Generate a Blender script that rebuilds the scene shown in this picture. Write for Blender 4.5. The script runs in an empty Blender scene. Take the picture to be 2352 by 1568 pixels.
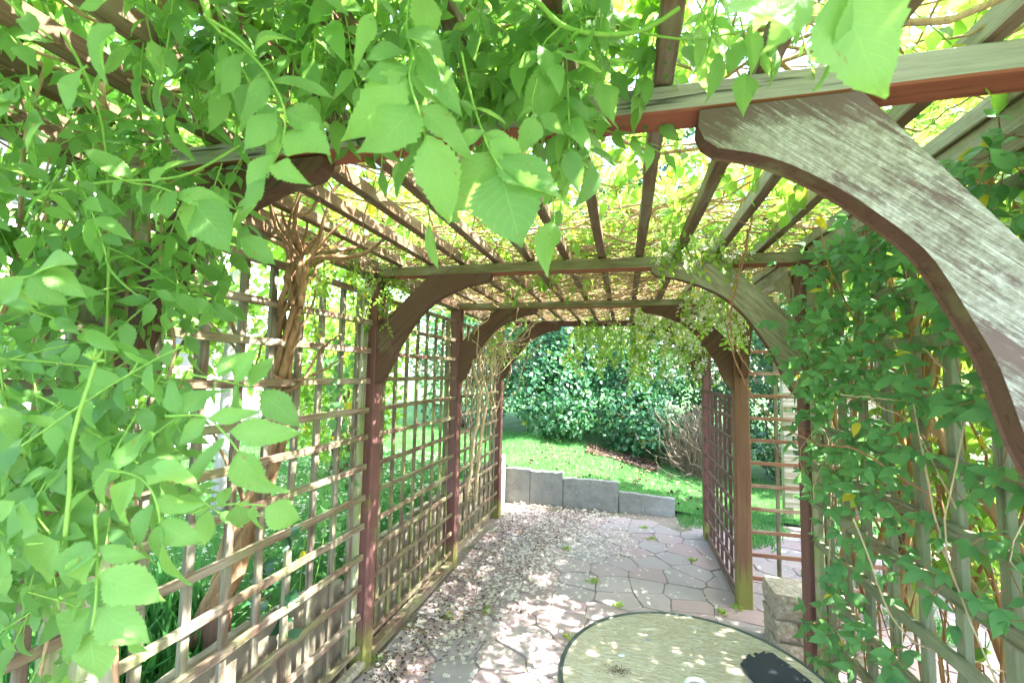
import bpy, math, random
import numpy as np
from mathutils import Vector
rs = np.random.RandomState(7)
random.seed(7)
PI = math.pi
# ------------------------------------------------------------------ camera
FPX, YAW, PITCH, ROLL, CH = 1015.83, .2498, .0714, .0183, 1.555      # focal length in pixels of a 2352 px wide frame
CF = np.array([-math.sin(YAW)*math.cos(PITCH), math.cos(YAW)*math.cos(PITCH), math.sin(PITCH)])
_r = np.array([math.cos(YAW), math.sin(YAW), 0.]); _u = np.cross(_r, CF)
CR = math.cos(ROLL)*_r + math.sin(ROLL)*_u
CU = -math.sin(ROLL)*_r + math.cos(ROLL)*_u
CP = np.array([0., 0., CH])
def at(x, y, d):
    "the world point seen at pixel x, y of the 2352 px frame, d metres in front of the camera"
    return CP + (CF + (x-1176)/FPX*CR - (y-784)/FPX*CU)*d
sc = bpy.context.scene
col = sc.collection
cam = bpy.data.cameras.new('camera'); camo = bpy.data.objects.new('camera', cam); col.objects.link(camo)
from mathutils import Matrix
m = Matrix(((CR[0], CU[0], -CF[0], CP[0]), (CR[1], CU[1], -CF[1], CP[1]), (CR[2], CU[2], -CF[2], CP[2]), (0, 0, 0, 1)))
camo.matrix_world = m
cam.sensor_width = 36; cam.lens = FPX/2352*36; cam.clip_end = 500; cam.clip_start = .02
cam.dof.use_dof = True; cam.dof.focus_distance = 1.9; cam.dof.aperture_fstop = 6.3
sc.camera = camo
# ------------------------------------------------------------------ light
SUN = np.array([.80, .10, .98]); SUN /= np.linalg.norm(SUN)
el = math.asin(SUN[2]); az = math.atan2(SUN[0], SUN[1])
w = bpy.data.worlds.new('World'); sc.world = w; w.use_nodes = True
nt = w.node_tree; nt.nodes.clear()
sky = nt.nodes.new('ShaderNodeTexSky'); sky.sky_type = 'NISHITA'; sky.sun_disc = False
sky.sun_elevation = el; sky.sun_rotation = az; sky.dust_density = 2.5; sky.ozone_density = .6; sky.air_density = 1.
bg = nt.nodes.new('ShaderNodeBackground'); bg.inputs[1].default_value = .15
ow = nt.nodes.new('ShaderNodeOutputWorld')
nt.links.new(sky.outputs[0], bg.inputs[0]); nt.links.new(bg.outputs[0], ow.inputs[0])
sl = bpy.data.lights.new('sun', 'SUN'); sl.energy = 3.3; sl.angle = math.radians(.5); sl.color = (1, .96, .9)
so = bpy.data.objects.new('sun', sl); col.objects.link(so); so.location = (6, 1, 8)
so.rotation_euler = Vector(SUN).to_track_quat('Z', 'Y').to_euler()
sc.view_settings.view_transform = 'Standard'; sc.view_settings.look = 'None'
sc.view_settings.exposure = 3.78; sc.view_settings.gamma = 1
sc.cycles.max_bounces = 9; sc.cycles.diffuse_bounces = 5; sc.cycles.transmission_bounces = 6
sc.cycles.transparent_max_bounces = 12; sc.cycles.glossy_bounces = 3
sc.cycles.use_denoising = True
sc.cycles.sample_clamp_indirect = 6
sc.cycles.caustics_reflective = False; sc.cycles.caustics_refractive = False

# ------------------------------------------------------------------ materials
def newmat(name):
    m = bpy.data.materials.new(name); m.use_nodes = True
    nt = m.node_tree; nt.nodes.clear()
    return m, nt
class N:
    "small node helper"
    def __init__(s, nt): s.nt = nt
    def n(s, t, **k):
        a = s.nt.nodes.new('ShaderNode'+t)
        for q, v in k.items(): setattr(a, q, v)
        return a
    def l(s, a, b): s.nt.links.new(a, b)
    def put(s, sock, v):
        if hasattr(v, 'default_value') or hasattr(v, 'is_output'): s.l(v, sock)
        else: sock.default_value = v
    def math(s, op, a, b=0., clamp=False):
        q = s.n('Math', operation=op); q.use_clamp = clamp
        s.put(q.inputs[0], a); s.put(q.inputs[1], b); return q.outputs[0]
    def ramp(s, f, stops):
        q = s.n('ValToRGB'); e = q.color_ramp.elements
        while len(e) > 1: e.remove(e[-1])
        e[0].position = stops[0][0]; e[0].color = c4(stops[0][1])
        for p, c in stops[1:]:
            z = e.new(p); z.color = c4(c)
        s.l(f, q.inputs[0]); return q.outputs[0]
    def mix(s, f, a, b, mode='MIX'):
        q = s.n('Mix', data_type='RGBA', blend_type=mode)
        s.put(q.inputs[0], f)
        for sk, v in ((q.inputs[6], a), (q.inputs[7], b)):
            if isinstance(v, (tuple, list)): sk.default_value = c4(v)
            else: s.l(v, sk)
        return q.outputs[2]
    def noise(s, vec, scale, detail=4, rough=.55, dist=0., out=0):
        q = s.n('TexNoise'); q.inputs['Scale'].default_value = scale; q.inputs['Detail'].default_value = detail
        q.inputs['Roughness'].default_value = rough; q.inputs['Distortion'].default_value = dist
        if vec is not None: s.l(vec, q.inputs['Vector'])
        return q.outputs[out]
    def mapping(s, vec, scale=(1, 1, 1), rot=(0, 0, 0), loc=(0, 0, 0)):
        q = s.n('Mapping'); q.inputs['Scale'].default_value = scale; q.inputs['Rotation'].default_value = rot
        q.inputs['Location'].default_value = loc; s.l(vec, q.inputs[0]); return q.outputs[0]
    def bump(s, h, strength, dist=.01):
        q = s.n('Bump'); q.inputs['Strength'].default_value = strength; q.inputs['Distance'].default_value = dist
        s.l(h, q.inputs['Height']); return q.outputs[0]
    def bsdf(s, colr, rough=.7, spec=.4, normal=None, **k):
        q = s.n('BsdfPrincipled')
        if isinstance(colr, (tuple, list)): q.inputs['Base Color'].default_value = c4(colr)
        else: s.l(colr, q.inputs['Base Color'])
        s.put(q.inputs['Roughness'], rough); q.inputs['Specular IOR Level'].default_value = spec
        if normal is not None: s.l(normal, q.inputs['Normal'])
        for a, v in k.items(): q.inputs[a].default_value = v
        return q.outputs[0]
    def out(s, sh):
        o = s.n('OutputMaterial'); s.l(sh, o.inputs[0])
def c4(c): return (*c, 1.) if len(c) == 3 else tuple(c)

def wood(name, stain, grey, algae, axis, greymix=.5, algaemix=.3, rot=(0, 0, 0), low_algae=0., rough=.75, cracks=.45):
    """stained timber: grain along the axis, silvered patches, green algae"""
    m, nt = newmat(name); g = N(nt)
    tc = g.n('TexCoord').outputs['Object']
    s = [28., 28., 28.]; s['xyz'.index(axis)] = 1.6
    v = g.mapping(g.mapping(tc, rot=rot), tuple(s))
    gr = g.noise(v, 1.6, 6, .62, .6)
    fine = g.noise(g.mapping(v, (3.4, 3.4, 3.4)), 1.5, 4, .6)
    isl = g.n('NewGeometry').outputs['Random Per Island']
    big = g.noise(tc, 3.1, 4, .6)
    gm = g.math('ADD', g.math('MULTIPLY', gr, 1.1), g.math('MULTIPLY', big, .9))
    gm = g.math('ADD', gm, greymix-1.5)
    gmask = g.math('MULTIPLY', gm, 5., True)
    base = g.mix(gr, tuple(.55*c for c in stain), tuple(1.35*c for c in stain))
    gcol = g.mix(fine, tuple(.45*c for c in grey), tuple(1.3*c for c in grey))
    c = g.mix(gmask, base, gcol)
    am = g.math('MULTIPLY', g.math('ADD', g.noise(tc, 5.3, 5, .65), algaemix-.62), 4., True)
    if low_algae:
        z = g.n('SeparateXYZ'); g.l(tc, z.inputs[0])
        lo = g.math('SUBTRACT', 1., g.math('MULTIPLY', z.outputs[2], 1/low_algae), True)
        lo = g.math('MULTIPLY', g.math('ADD', g.math('ADD', g.math('MULTIPLY', lo, .9), g.math('MULTIPLY', gr, .7)), -.85), 5., True)
        am = g.math('ADD', am, g.math('MULTIPLY', lo, g.math('ADD', big, .2)), True)
    c = g.mix(am, c, algae)
    crack = g.ramp(g.noise(g.mapping(v, (2.2, 2.2, .9) if axis == 'z' else (2.2, 2.2, 2.2)), 1.2, 3, .5), [(.0, (0, 0, 0)), (.33, (0, 0, 0)), (.40, (1, 1, 1))])
    c = g.mix(g.math('MULTIPLY', g.math('SUBTRACT', 1., crack), cracks), c, tuple(.25*q for q in stain))
    h = g.math('ADD', g.math('MULTIPLY', fine, .6), g.math('MULTIPLY', crack, .5))
    g.out(g.bsdf(c, rough, .3, g.bump(h, .55, .004)))
    return m
RED = (.17, .062, .042); BROWN = (.115, .052, .038); GREY = (.33, .30, .245); ALG = (.17, .18, .085); DARKB = (.075, .045, .035)
W = {}
W['post'] = wood('post wood', (.15, .068, .062), (.22, .18, .14), (.2, .23, .05), 'z', .22, .0, low_algae=.55)
W['post_dark'] = wood('dark post wood', (.085, .042, .034), (.16, .12, .08), (.15, .18, .04), 'z', .3, .12, low_algae=.8)
W['post_green'] = wood('mossy post wood', (.17, .085, .055), (.21, .14, .09), (.2, .23, .05), 'z', .3, .03, low_algae=.7)
W['beam_face'] = wood('weathered beam face', (.15, .13, .11), (.36, .335, .32), (.2, .2, .15), 'x', .8, .02, cracks=.9)
W['beam_face_green'] = wood('mossy beam face', (.16, .12, .06), (.27, .26, .17), (.16, .17, .075), 'x', .55, .2)
W['beam_red'] = wood('red stained underside', (.24, .075, .045), (.12, .06, .04), ALG, 'x', .18, .04)
W['beam_dark'] = wood('dark beam wood', (.10, .045, .035), (.13, .09, .06), ALG, 'x', .25, .06)
W['rafter'] = wood('rafter wood', (.14, .085, .05), (.21, .175, .12), (.17, .165, .09), 'y', .5, .1)
W['rafter_side'] = wood('silvered rafter face', (.2, .17, .12), (.4, .38, .33), ALG, 'y', .8, .15)
W['brace'] = wood('dark brace wood', (.11, .055, .038), (.17, .12, .085), ALG, 'x', .3, .05, rot=(0, .75, 0))
W['lath_y'] = wood('trellis rail wood', (.155, .095, .066), (.28, .24, .185), ALG, 'y', .55, .18)
W['lath_z'] = wood('trellis lath wood', (.12, .085, .058), (.20, .185, .14), (.2, .22, .11), 'z', .62, .1, low_algae=.5)
W['lath_red_y'] = wood('brown trellis rail', (.14, .085, .062), (.27, .22, .165), ALG, 'y', .45, .2)
W['lath_red_z'] = wood('brown trellis lath', (.115, .075, .055), (.21, .175, .12), (.18, .2, .07), 'z', .42, .22, low_algae=.6)
W['moss_y'] = wood('mossy grey rail wood', (.15, .11, .07), (.24, .25, .18), (.15, .18, .1), 'y', .7, .25)
W['moss_z'] = wood('mossy grey lath wood', (.16, .12, .07), (.27, .27, .2), (.15, .18, .1), 'z', .7, .25)
W['lath_x'] = wood('pale trellis rail', (.26, .12, .08), (.42, .33, .26), ALG, 'x', .5, .05)
W['stile'] = wood('pale trellis stile', (.16, .13, .09), (.38, .37, .3), (.22, .27, .1), 'z', .8, .25)
W['dark_y'] = wood('dark trellis rail', (.10, .055, .05), (.17, .13, .11), ALG, 'y', .3, 0.)
W['dark_z'] = wood('dark trellis lath', (.095, .05, .045), (.16, .12, .1), ALG, 'z', .3, 0.)
W['slat'] = wood('pale fence slat', (.35, .3, .2), (.55, .5, .4), ALG, 'x', .6, .05)

def brace_paint():
    "big near brace: purplish brown stain flaking off silvery wood, streaks running down the slope of the board"
    m, nt = newmat('flaking brace wood'); g = N(nt)
    tc = g.n('TexCoord').outputs['Object']
    t2 = g.mapping(tc, rot=(0, math.radians(-40), 0))
    v = g.mapping(t2, (7., 110., 125.))
    a = g.noise(v, 1.5, 8, .75, .3)
    iso = g.noise(tc, 75, 5, .7)
    big = g.noise(g.mapping(t2, (1.8, 3., 3.4)), 3.2, 4, .6)
    z = g.n('SeparateXYZ'); g.l(tc, z.inputs[0])
    top = g.math('MULTIPLY', g.math('SUBTRACT', z.outputs[2], 1.965), 9., True)          # stain left under the beam
    low = g.math('MULTIPLY', g.math('SUBTRACT', 1.66, z.outputs[2]), 4., True)           # and towards the foot
    m_ = g.math('ADD', g.math('ADD', g.math('MULTIPLY', a, 1.1), g.math('MULTIPLY', iso, .25)), g.math('MULTIPLY', big, .8))
    m_ = g.math('SUBTRACT', m_, g.math('MULTIPLY', g.math('ADD', top, low), .33))
    fl = g.math('MULTIPLY', g.math('ADD', m_, -.90), 7., True)
    st = g.mix(a, (.075, .042, .04), (.16, .092, .09))
    sv = g.ramp(g.math('ADD', g.math('MULTIPLY', g.noise(g.mapping(v, (.8, 1.2, 1.3)), 2.6, 7, .75), .7), g.math('MULTIPLY', iso, .3)), [(.3, (.09, .068, .055)), (.42, (.17, .145, .12)), (.53, (.30, .275, .26)), (.66, (.62, .60, .62))])
    c = g.mix(fl, st, sv)
    grn = g.math('MULTIPLY', g.math('ADD', g.noise(tc, 6., 3), -.5), 3., True)
    c = g.mix(g.math('MULTIPLY', grn, .4), c, (.17, .16, .10))
    g.out(g.bsdf(c, .6, .45, g.bump(g.math('ADD', a, g.math('MULTIPLY', fl, .4)), .6, .003)))
    return m
W['brace_flaking'] = brace_paint()
def brace_grey():
    m, nt = newmat('silvered brace wood'); g = N(nt)
    tc = g.n('TexCoord').outputs['Object']
    v = g.mapping(g.mapping(tc, rot=(0, math.radians(-45), 0)), (5., 60., 64.))
    a = g.noise(v, 1.6, 6, .65, .5)
    c = g.ramp(a, [(.2, (.10, .075, .05)), (.45, (.24, .21, .15)), (.7, (.42, .38, .3))])
    g.out(g.bsdf(c, .7, .35, g.bump(a, .5, .003)))
    return m
W['brace_silver'] = brace_grey()

def leafmat(name, dark, light, trans, rough=.42, spec=.5, veins=0., tmix=.42, yellow=0., ycol=(.42, .36, .03), vscale=8.):
    m, nt = newmat(name); g = N(nt)
    isl = g.n('NewGeometry').outputs['Random Per Island']
    tc = g.n('TexCoord')
    c = g.mix(isl, dark, light)
    big = g.noise(tc.outputs['Object'], 2.5, 3)
    c = g.mix(g.math('MULTIPLY', big, .35), c, light)
    t = g.mix(isl, tuple(.75*q for q in trans), tuple(1.2*q for q in trans))
    if yellow:
        r2 = g.math('FRACT', g.math('MULTIPLY', isl, 37.7))
        ym = g.math('LESS_THAN', r2, yellow)
        c = g.mix(ym, c, ycol); t = g.mix(ym, t, tuple(1.5*q for q in ycol))
    nrm = None
    if veins:
        uv = g.n('SeparateXYZ'); g.l(tc.outputs['UV'], uv.inputs[0])
        x = g.math('MULTIPLY', g.math('ABSOLUTE', g.math('SUBTRACT', uv.outputs[0], .5)), 2.)
        mid = g.math('SUBTRACT', 1., g.math('MULTIPLY', x, 22.), True)
        f = g.math('FRACT', g.math('MULTIPLY', g.math('SUBTRACT', uv.outputs[1], g.math('MULTIPLY', x, .28)), vscale))
        d = g.math('ABSOLUTE', g.math('SUBTRACT', f, .5))
        side = g.math('SUBTRACT', 1., g.math('MULTIPLY', d, 9.), True)
        net = g.n('TexVoronoi', feature='DISTANCE_TO_EDGE'); net.inputs['Scale'].default_value = 26
        g.l(tc.outputs['UV'], net.inputs['Vector'])
        nm = g.math('SUBTRACT', 1., g.math('MULTIPLY', net.outputs[0], 9.), True)
        v = g.math('MAXIMUM', mid, g.math('MULTIPLY', side, .65))
        c = g.mix(g.math('MULTIPLY', v, veins), c, tuple(min(1, 1.9*q+.03) for q in light))
        t = g.mix(g.math('MULTIPLY', g.math('ADD', g.math('MULTIPLY', v, .5), g.math('MULTIPLY', nm, .25)), veins), t, tuple(.45*q for q in trans))
        h = g.math('SUBTRACT', g.math('MULTIPLY', g.noise(tc.outputs['UV'], 14, 3), .4), g.math('ADD', v, g.math('MULTIPLY', nm, .25)))
        nrm = g.bump(h, .5, .0012)
    if veins:
        bl = g.math('GREATER_THAN', g.noise(tc.outputs['Object'], 70, 3, .6), .69)
        c = g.mix(g.math('MULTIPLY', bl, .7), c, (.32, .26, .06)); t = g.mix(g.math('MULTIPLY', bl, .6), t, (.3, .2, .05))
    p = g.bsdf(c, rough, spec, nrm)
    tr = g.n('BsdfTranslucent'); g.l(t, tr.inputs[0])
    mx = g.n('MixShader'); mx.inputs[0].default_value = tmix; g.l(p, mx.inputs[1]); g.l(tr.outputs[0], mx.inputs[2])
    g.out(mx.outputs[0]); return m
L = {}
L['trumpet'] = leafmat('trumpet vine leaf', (.115, .27, .075), (.23, .42, .12), (.38, .63, .13), .45, .4, .35, .5)  # paler than the fill leaf: stronger light near the lens put into colour
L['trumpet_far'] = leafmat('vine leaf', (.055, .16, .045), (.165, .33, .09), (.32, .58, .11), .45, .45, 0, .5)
L['roof'] = leafmat('roof vine leaf', (.08, .21, .035), (.14, .31, .05), (.42, .68, .09), .5, .35, 0, .55, .05)
L['jasmine'] = leafmat('jasmine leaf', (.10, .21, .035), (.19, .32, .06), (.45, .66, .1), .5, .35, 0, .5, .06)
L['clematis'] = leafmat('clematis leaf', (.06, .18, .07), (.12, .29, .10), (.2, .46, .11), .5, .4, .35, .38, .012, (.5, .42, .03), 5.)
L['back'] = leafmat('sunlit shrub leaf', (.07, .18, .03), (.13, .28, .045), (.33, .55, .07), .45, .4, 0, .5, .03)
L['laurel'] = leafmat('glossy shrub leaf', (.03, .12, .055), (.065, .20, .085), (.09, .27, .08), .28, .7, 0, .25, .012, (.45, .38, .04))
L['laurel2'] = leafmat('dark glossy leaf', (.018, .07, .03), (.035, .12, .045), (.05, .16, .03), .28, .7, 0, .25, .008, (.45, .38, .04))
L['yellow'] = leafmat('yellowed leaf', (.5, .45, .03), (.55, .5, .04), (.6, .5, .03), .5, .35, .3, .4)
L['grass'] = leafmat('grass blade', (.055, .19, .06), (.095, .29, .085), (.13, .38, .08), .5, .3, 0, .4)

def bark(name, a, b, scale=26.):
    m, nt = newmat(name); g = N(nt)
    tc = g.n('TexCoord').outputs['Object']
    n1 = g.noise(g.mapping(tc, (1.6, 1.6, .35)), scale, 6, .7, .8)
    c = g.ramp(n1, [(.25, a), (.65, b)])
    g.out(g.bsdf(c, .85, .2, g.bump(n1, .8, .006)))
    return m
B = {}
B['vine'] = bark('vine bark', (.10, .055, .03), (.36, .22, .12), 30)
B['twig'] = bark('twig bark', (.2, .125, .07), (.5, .36, .21), 40)
B['pale'] = bark('pale dry stem', (.3, .22, .13), (.55, .44, .28), 40)
B['tree'] = bark('tree bark', (.07, .05, .035), (.2, .15, .11), 14)
B['silver'] = bark('silver bark', (.18, .17, .17), (.5, .5, .5), 9)
B['canes'] = bark('orange brown cane', (.16, .08, .035), (.40, .24, .11), 20)
B['green'] = bark('green stem', (.13, .27, .05), (.22, .38, .08), 20)
B['red'] = bark('red brown stem', (.2, .08, .05), (.35, .18, .11), 30)
def flat(name, c, rough=.7, spec=.3, noise=.25, scale=20., bump=.2):
    m, nt = newmat(name); g = N(nt)
    n1 = g.noise(g.n('TexCoord').outputs['Object'], scale, 5, .6)
    cc = g.mix(n1, tuple(q*(1-noise) for q in c), tuple(min(1, q*(1+noise)) for q in c))
    g.out(g.bsdf(cc, rough, spec, g.bump(n1, bump, .004))); return m
def petalmat():
    m, nt = newmat('white petal'); g = N(nt)
    isl = g.n('NewGeometry').outputs['Random Per Island']
    c = g.mix(isl, (.6, .56, .42), (.85, .85, .8))
    p = g.bsdf(c, .6, .3); tr = g.n('BsdfTranslucent'); tr.inputs[0].default_value = (.7, .7, .6, 1)
    mx = g.n('MixShader'); mx.inputs[0].default_value = .3; g.l(p, mx.inputs[1]); g.l(tr.outputs[0], mx.inputs[2]); g.out(mx.outputs[0]); return m
PETAL = petalmat()
def littermat():
    m, nt = newmat('dead leaf'); g = N(nt)
    isl = g.n('NewGeometry').outputs['Random Per Island']
    c = g.ramp(isl, [(0, (.025, .016, .012)), (.5, (.08, .05, .035)), (.8, (.17, .11, .075)), (.95, (.36, .27, .18)), (1, (.45, .24, .08))])
    g.out(g.bsdf(c, .8, .2)); return m
LITTER = littermat()
def stonemat():
    m, nt = newmat('paving stone'); g = N(nt)
    geo = g.n('NewGeometry'); isl = geo.outputs['Random Per Island']
    tc = g.n('TexCoord').outputs['Object']
    base = g.ramp(isl, [(0, (.29, .185, .19)), (.3, (.34, .215, .22)), (.5, (.28, .235, .24)), (.75, (.31, .26, .26)), (1, (.35, .245, .235))])
    n1 = g.noise(tc, 9, 8, .65); n2 = g.noise(tc, 70, 5, .7)
    c = g.mix(g.math('MULTIPLY', n1, .55), base, (.24, .215, .22))
    c = g.mix(g.math('MULTIPLY', n2, .35), c, (.47, .44, .43))
    dirt = g.math('MULTIPLY', g.math('ADD', g.noise(tc, 2.6, 5, .7), -.55), 5., True)
    c = g.mix(g.math('MULTIPLY', dirt, .45), c, (.2, .18, .12))
    g.out(g.bsdf(c, .75, .35, g.bump(g.math('ADD', n1, g.math('MULTIPLY', n2, .3)), .5, .01))); return m
STONE = stonemat()
def soilmat():
    m, nt = newmat('joint soil'); g = N(nt)
    tc = g.n('TexCoord').outputs['Object']
    n = g.noise(tc, 40, 6, .7); n2 = g.noise(tc, 4, 4)
    c = g.ramp(n, [(.3, (.12, .10, .08)), (.7, (.33, .29, .25))])
    c = g.mix(g.math('MULTIPLY', g.math('ADD', n2, -.5), 3., True), c, (.09, .13, .04))
    g.out(g.bsdf(c, .9, .2, g.bump(n, .7, .01))); return m
SOIL = soilmat()
def concretemat():
    m, nt = newmat('old concrete'); g = N(nt)
    tc = g.n('TexCoord').outputs['Object']
    n = g.noise(tc, 7, 7, .7); f = g.noise(tc, 90, 4, .7)
    c = g.ramp(n, [(.25, (.15, .155, .16)), (.5, (.26, .265, .27)), (.75, (.36, .36, .35))])
    c = g.mix(g.math('MULTIPLY', f, .35), c, (.34, .34, .34))
    gm = g.math('MULTIPLY', g.math('ADD', g.noise(tc, 3.1, 5, .65), -.5), 4., True)
    c = g.mix(g.math('MULTIPLY', gm, .55), c, (.14, .15, .10))
    spots = g.math('GREATER_THAN', g.noise(tc, 38, 2, .5), .68)
    c = g.mix(g.math('MULTIPLY', spots, .5), c, (.62, .62, .6))
    g.out(g.bsdf(c, .85, .25, g.bump(g.math('ADD', n, f), .5, .008))); return m
CONC = concretemat()
def turfmat():
    m, nt = newmat('turf'); g = N(nt)
    tc = g.n('TexCoord').outputs['Object']
    n = g.noise(tc, 22, 6, .7); n2 = g.noise(tc, 1.1, 3)
    c = g.ramp(n, [(.3, (.03, .07, .02)), (.6, (.06, .17, .05))])
    c = g.mix(g.math('MULTIPLY', n2, .25), c, (.1, .2, .04))
    g.out(g.bsdf(c, .9, .15, g.bump(n, .8, .02))); return m
TURF = turfmat()

# ------------------------------------------------------------------ mesh helpers
class MB:
    "collects shapes for ONE mesh object"
    def __init__(s): s.v = []; s.f = []; s.m = []; s.n = 0
    def add(s, v, f, mi=0):
        v = np.asarray(v, float)
        s.v.append(v); s.f += [tuple(int(i)+s.n for i in q) for q in f]
        s.m += (list(mi) if isinstance(mi, (list, tuple)) else [mi]*len(f)); s.n += len(v)
    def box(s, x0, x1, y0, y1, z0, z1, mi=0, jit=0.):
        v = np.array([(x, y, z) for x in (x0, x1) for y in (y0, y1) for z in (z0, z1)], float)
        if jit: v += rs.uniform(-jit, jit, v.shape)
        s.add(v, [(0, 1, 3, 2), (4, 6, 7, 5), (0, 4, 5, 1), (2, 3, 7, 6), (0, 2, 6, 4), (1, 5, 7, 3)], mi)
    def bar(s, p0, p1, w, h, up=(0, 0, 1), ch=.004, seg=1, wob=0., mats=None):
        """timber of width w (sideways) and height h (along up) with eased edges; mats = (side faces in order right, top, left, bottom)"""
        p0 = np.array(p0, float); p1 = np.array(p1, float); d = p1-p0; L_ = np.linalg.norm(d); d /= L_
        up = np.array(up, float); side = np.cross(d, up); side /= np.linalg.norm(side); up = np.cross(side, d)
        a, b = w/2, h/2
        sec = [(a, -b+ch), (a, b-ch), (a-ch, b), (-a+ch, b), (-a, b-ch), (-a, -b+ch), (-a+ch, -b), (a-ch, -b)]
        vs = []; ks = []
        for i in range(seg+1):
            o = p0+d*L_*i/seg
            if wob and 0 < i < seg: o = o+side*rs.uniform(-wob, wob)+up*rs.uniform(-wob, wob)
            for (x, y) in sec: vs.append(o+side*x+up*y)
        fs = []; ms = []
        mm = mats or (0, 0, 0, 0)
        fm = [mm[0], mm[1], mm[1], mm[2], mm[2], mm[2], mm[3], mm[3]]
        fm = [mm[0], mm[0], mm[1], mm[1], mm[2], mm[2], mm[3], mm[3]]
        for i in range(seg):
            for k in range(8):
                k2 = (k+1) % 8
                fs.append((i*8+k, i*8+k2, (i+1)*8+k2, (i+1)*8+k)); ms.append(fm[k])
        fs.append(tuple(range(7, -1, -1))); fs.append(tuple(seg*8+k for k in range(8))); ms += [mm[0], mm[0]]
        s.add(vs, fs, ms)
    def tube(s, pts, rad, sides=6, mi=0, cap=True):
        pts = np.asarray(pts, float); n = len(pts)
        rad = np.full(n, rad) if np.isscalar(rad) else np.interp(np.linspace(0, 1, n), np.linspace(0, 1, len(rad)), rad)
        t = np.gradient(pts, axis=0); t /= np.linalg.norm(t, axis=1)[:, None]+1e-9
        ref = np.array([.31, .53, .79]); a = np.cross(t, ref); a /= np.linalg.norm(a, axis=1)[:, None]+1e-9; b = np.cross(t, a)
        an = np.arange(sides)*2*PI/sides
        v = pts[:, None, :]+rad[:, None, None]*(np.cos(an)[None, :, None]*a[:, None, :]+np.sin(an)[None, :, None]*b[:, None, :])
        f = [(i*sides+k, i*sides+(k+1) % sides, (i+1)*sides+(k+1) % sides, (i+1)*sides+k) for i in range(n-1) for k in range(sides)]
        if cap: f.append(tuple(range(sides-1, -1, -1))); f.append(tuple((n-1)*sides+k for k in range(sides)))
        s.add(v.reshape(-1, 3), f, mi)
    def build(s, name, mats, parent=None, smooth=False):
        me = bpy.data.meshes.new(name)
        me.from_pydata(np.concatenate(s.v).tolist(), [], s.f)
        for m in (mats if isinstance(mats, (list, tuple)) else [mats]): me.materials.append(m)
        me.polygons.foreach_set('material_index', s.m)
        if smooth: me.polygons.foreach_set('use_smooth', [True]*len(s.f))
        return link(name, me, parent)
def link(name, me, parent=None):
    me.update()
    o = bpy.data.objects.new(name, me); col.objects.link(o)
    if parent is not None:
        o.parent = parent
        if parent.type == 'EMPTY': o.matrix_parent_inverse = Matrix.Translation(-Vector(parent.location))
    return o
def empty(name, loc, label, cat, group=None):
    o = bpy.data.objects.new(name, None); col.objects.link(o); o.location = loc; o.empty_display_size = .1
    return tag(o, label, cat, group)
def tag(o, label=None, cat=None, group=None, kind=None):
    if label: o['label'] = label
    if cat: o['category'] = cat
    if group: o['group'] = group
    if kind: o['kind'] = kind
    return o
def bigmesh(name, V, F, uv, mats, parent=None, smooth=True):
    "V (n,3), F (m,k) all faces with the same number of corners, uv per vertex"
    me = bpy.data.meshes.new(name); V = np.ascontiguousarray(V, np.float32); F = np.ascontiguousarray(F, np.int32)
    me.vertices.add(len(V)); me.vertices.foreach_set('co', V.ravel())
    k = F.shape[1]; me.loops.add(F.size); me.loops.foreach_set('vertex_index', F.ravel())
    me.polygons.add(len(F)); me.polygons.foreach_set('loop_start', np.arange(len(F), dtype=np.int32)*k)
    if smooth: me.polygons.foreach_set('use_smooth', np.ones(len(F), bool))
    if uv is not None:
        l = me.uv_layers.new(name='uv'); l.data.foreach_set('uv', np.ascontiguousarray(uv[F.ravel()], np.float32).ravel())
    for m in (mats if isinstance(mats, (list, tuple)) else [mats]): me.materials.append(m)
    me.update(calc_edges=True); me.validate()
    return link(name, me, parent)
def unit(a): return a/(np.linalg.norm(a, axis=-1, keepdims=True)+1e-9)

# leaf templates: base at the origin, tip along +y, face up +z, length 1
def leaf_grid(rows, wid, serr=0., fold=.25, droop=.25, wave=0., tip=1., seed=0, teeth=9, cols=5, twist=0.):
    r_ = np.random.RandomState(seed); V = []; U = []
    xs = np.linspace(-1, 1, cols)
    for i in range(rows):
        t = i/(rows-1)
        wdt = math.sin(PI*min(1, t**.78))**1.02*(1-.16*t) if 0 < t < 1 else 0.012
        if t > .8: wdt *= (1-(t-.8)/.2*.35*tip)
        wdt = wid*max(wdt, .012)
        saw = ((t*teeth) % 1.)
        for x in xs:
            e = abs(x)
            ww = wdt*(1+(serr*(.9-1.6*saw) if e > .99 and .08 < t < .93 else 0))
            y = t + (serr*.16*(saw) if e > .99 else 0) + .03*e*0
            z = fold*wdt*e**1.3*.9 - droop*t*t + wave*math.sin(t*7+x*2+seed)*wid*e
            X = x*ww; th = twist*t
            V.append((X*math.cos(th)-z*math.sin(th), y*(1-.1*droop), z*math.cos(th)+X*math.sin(th))); U.append((.5+.5*x, t))
    F = [(i*cols+j, i*cols+j+1, (i+1)*cols+j+1, (i+1)*cols+j) for i in range(rows-1) for j in range(cols-1)]
    return np.array(V), np.array(F), np.array(U)
HERO = [leaf_grid(29, .262, .16, f, d, wv, 1.3, s_, 13, 5, tw) for f, d, wv, s_, tw in ((.3, .18, .10, 1, .1), (.15, .35, .22, 2, -.4), (-.15, .25, .2, 3, .3), (.5, .1, .12, 4, 0), (.05, .6, .25, 5, .5), (.6, .3, .15, 6, -.6), (.25, -.15, .2, 7, .2), (.35, .45, .18, 8, .7))]
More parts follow.
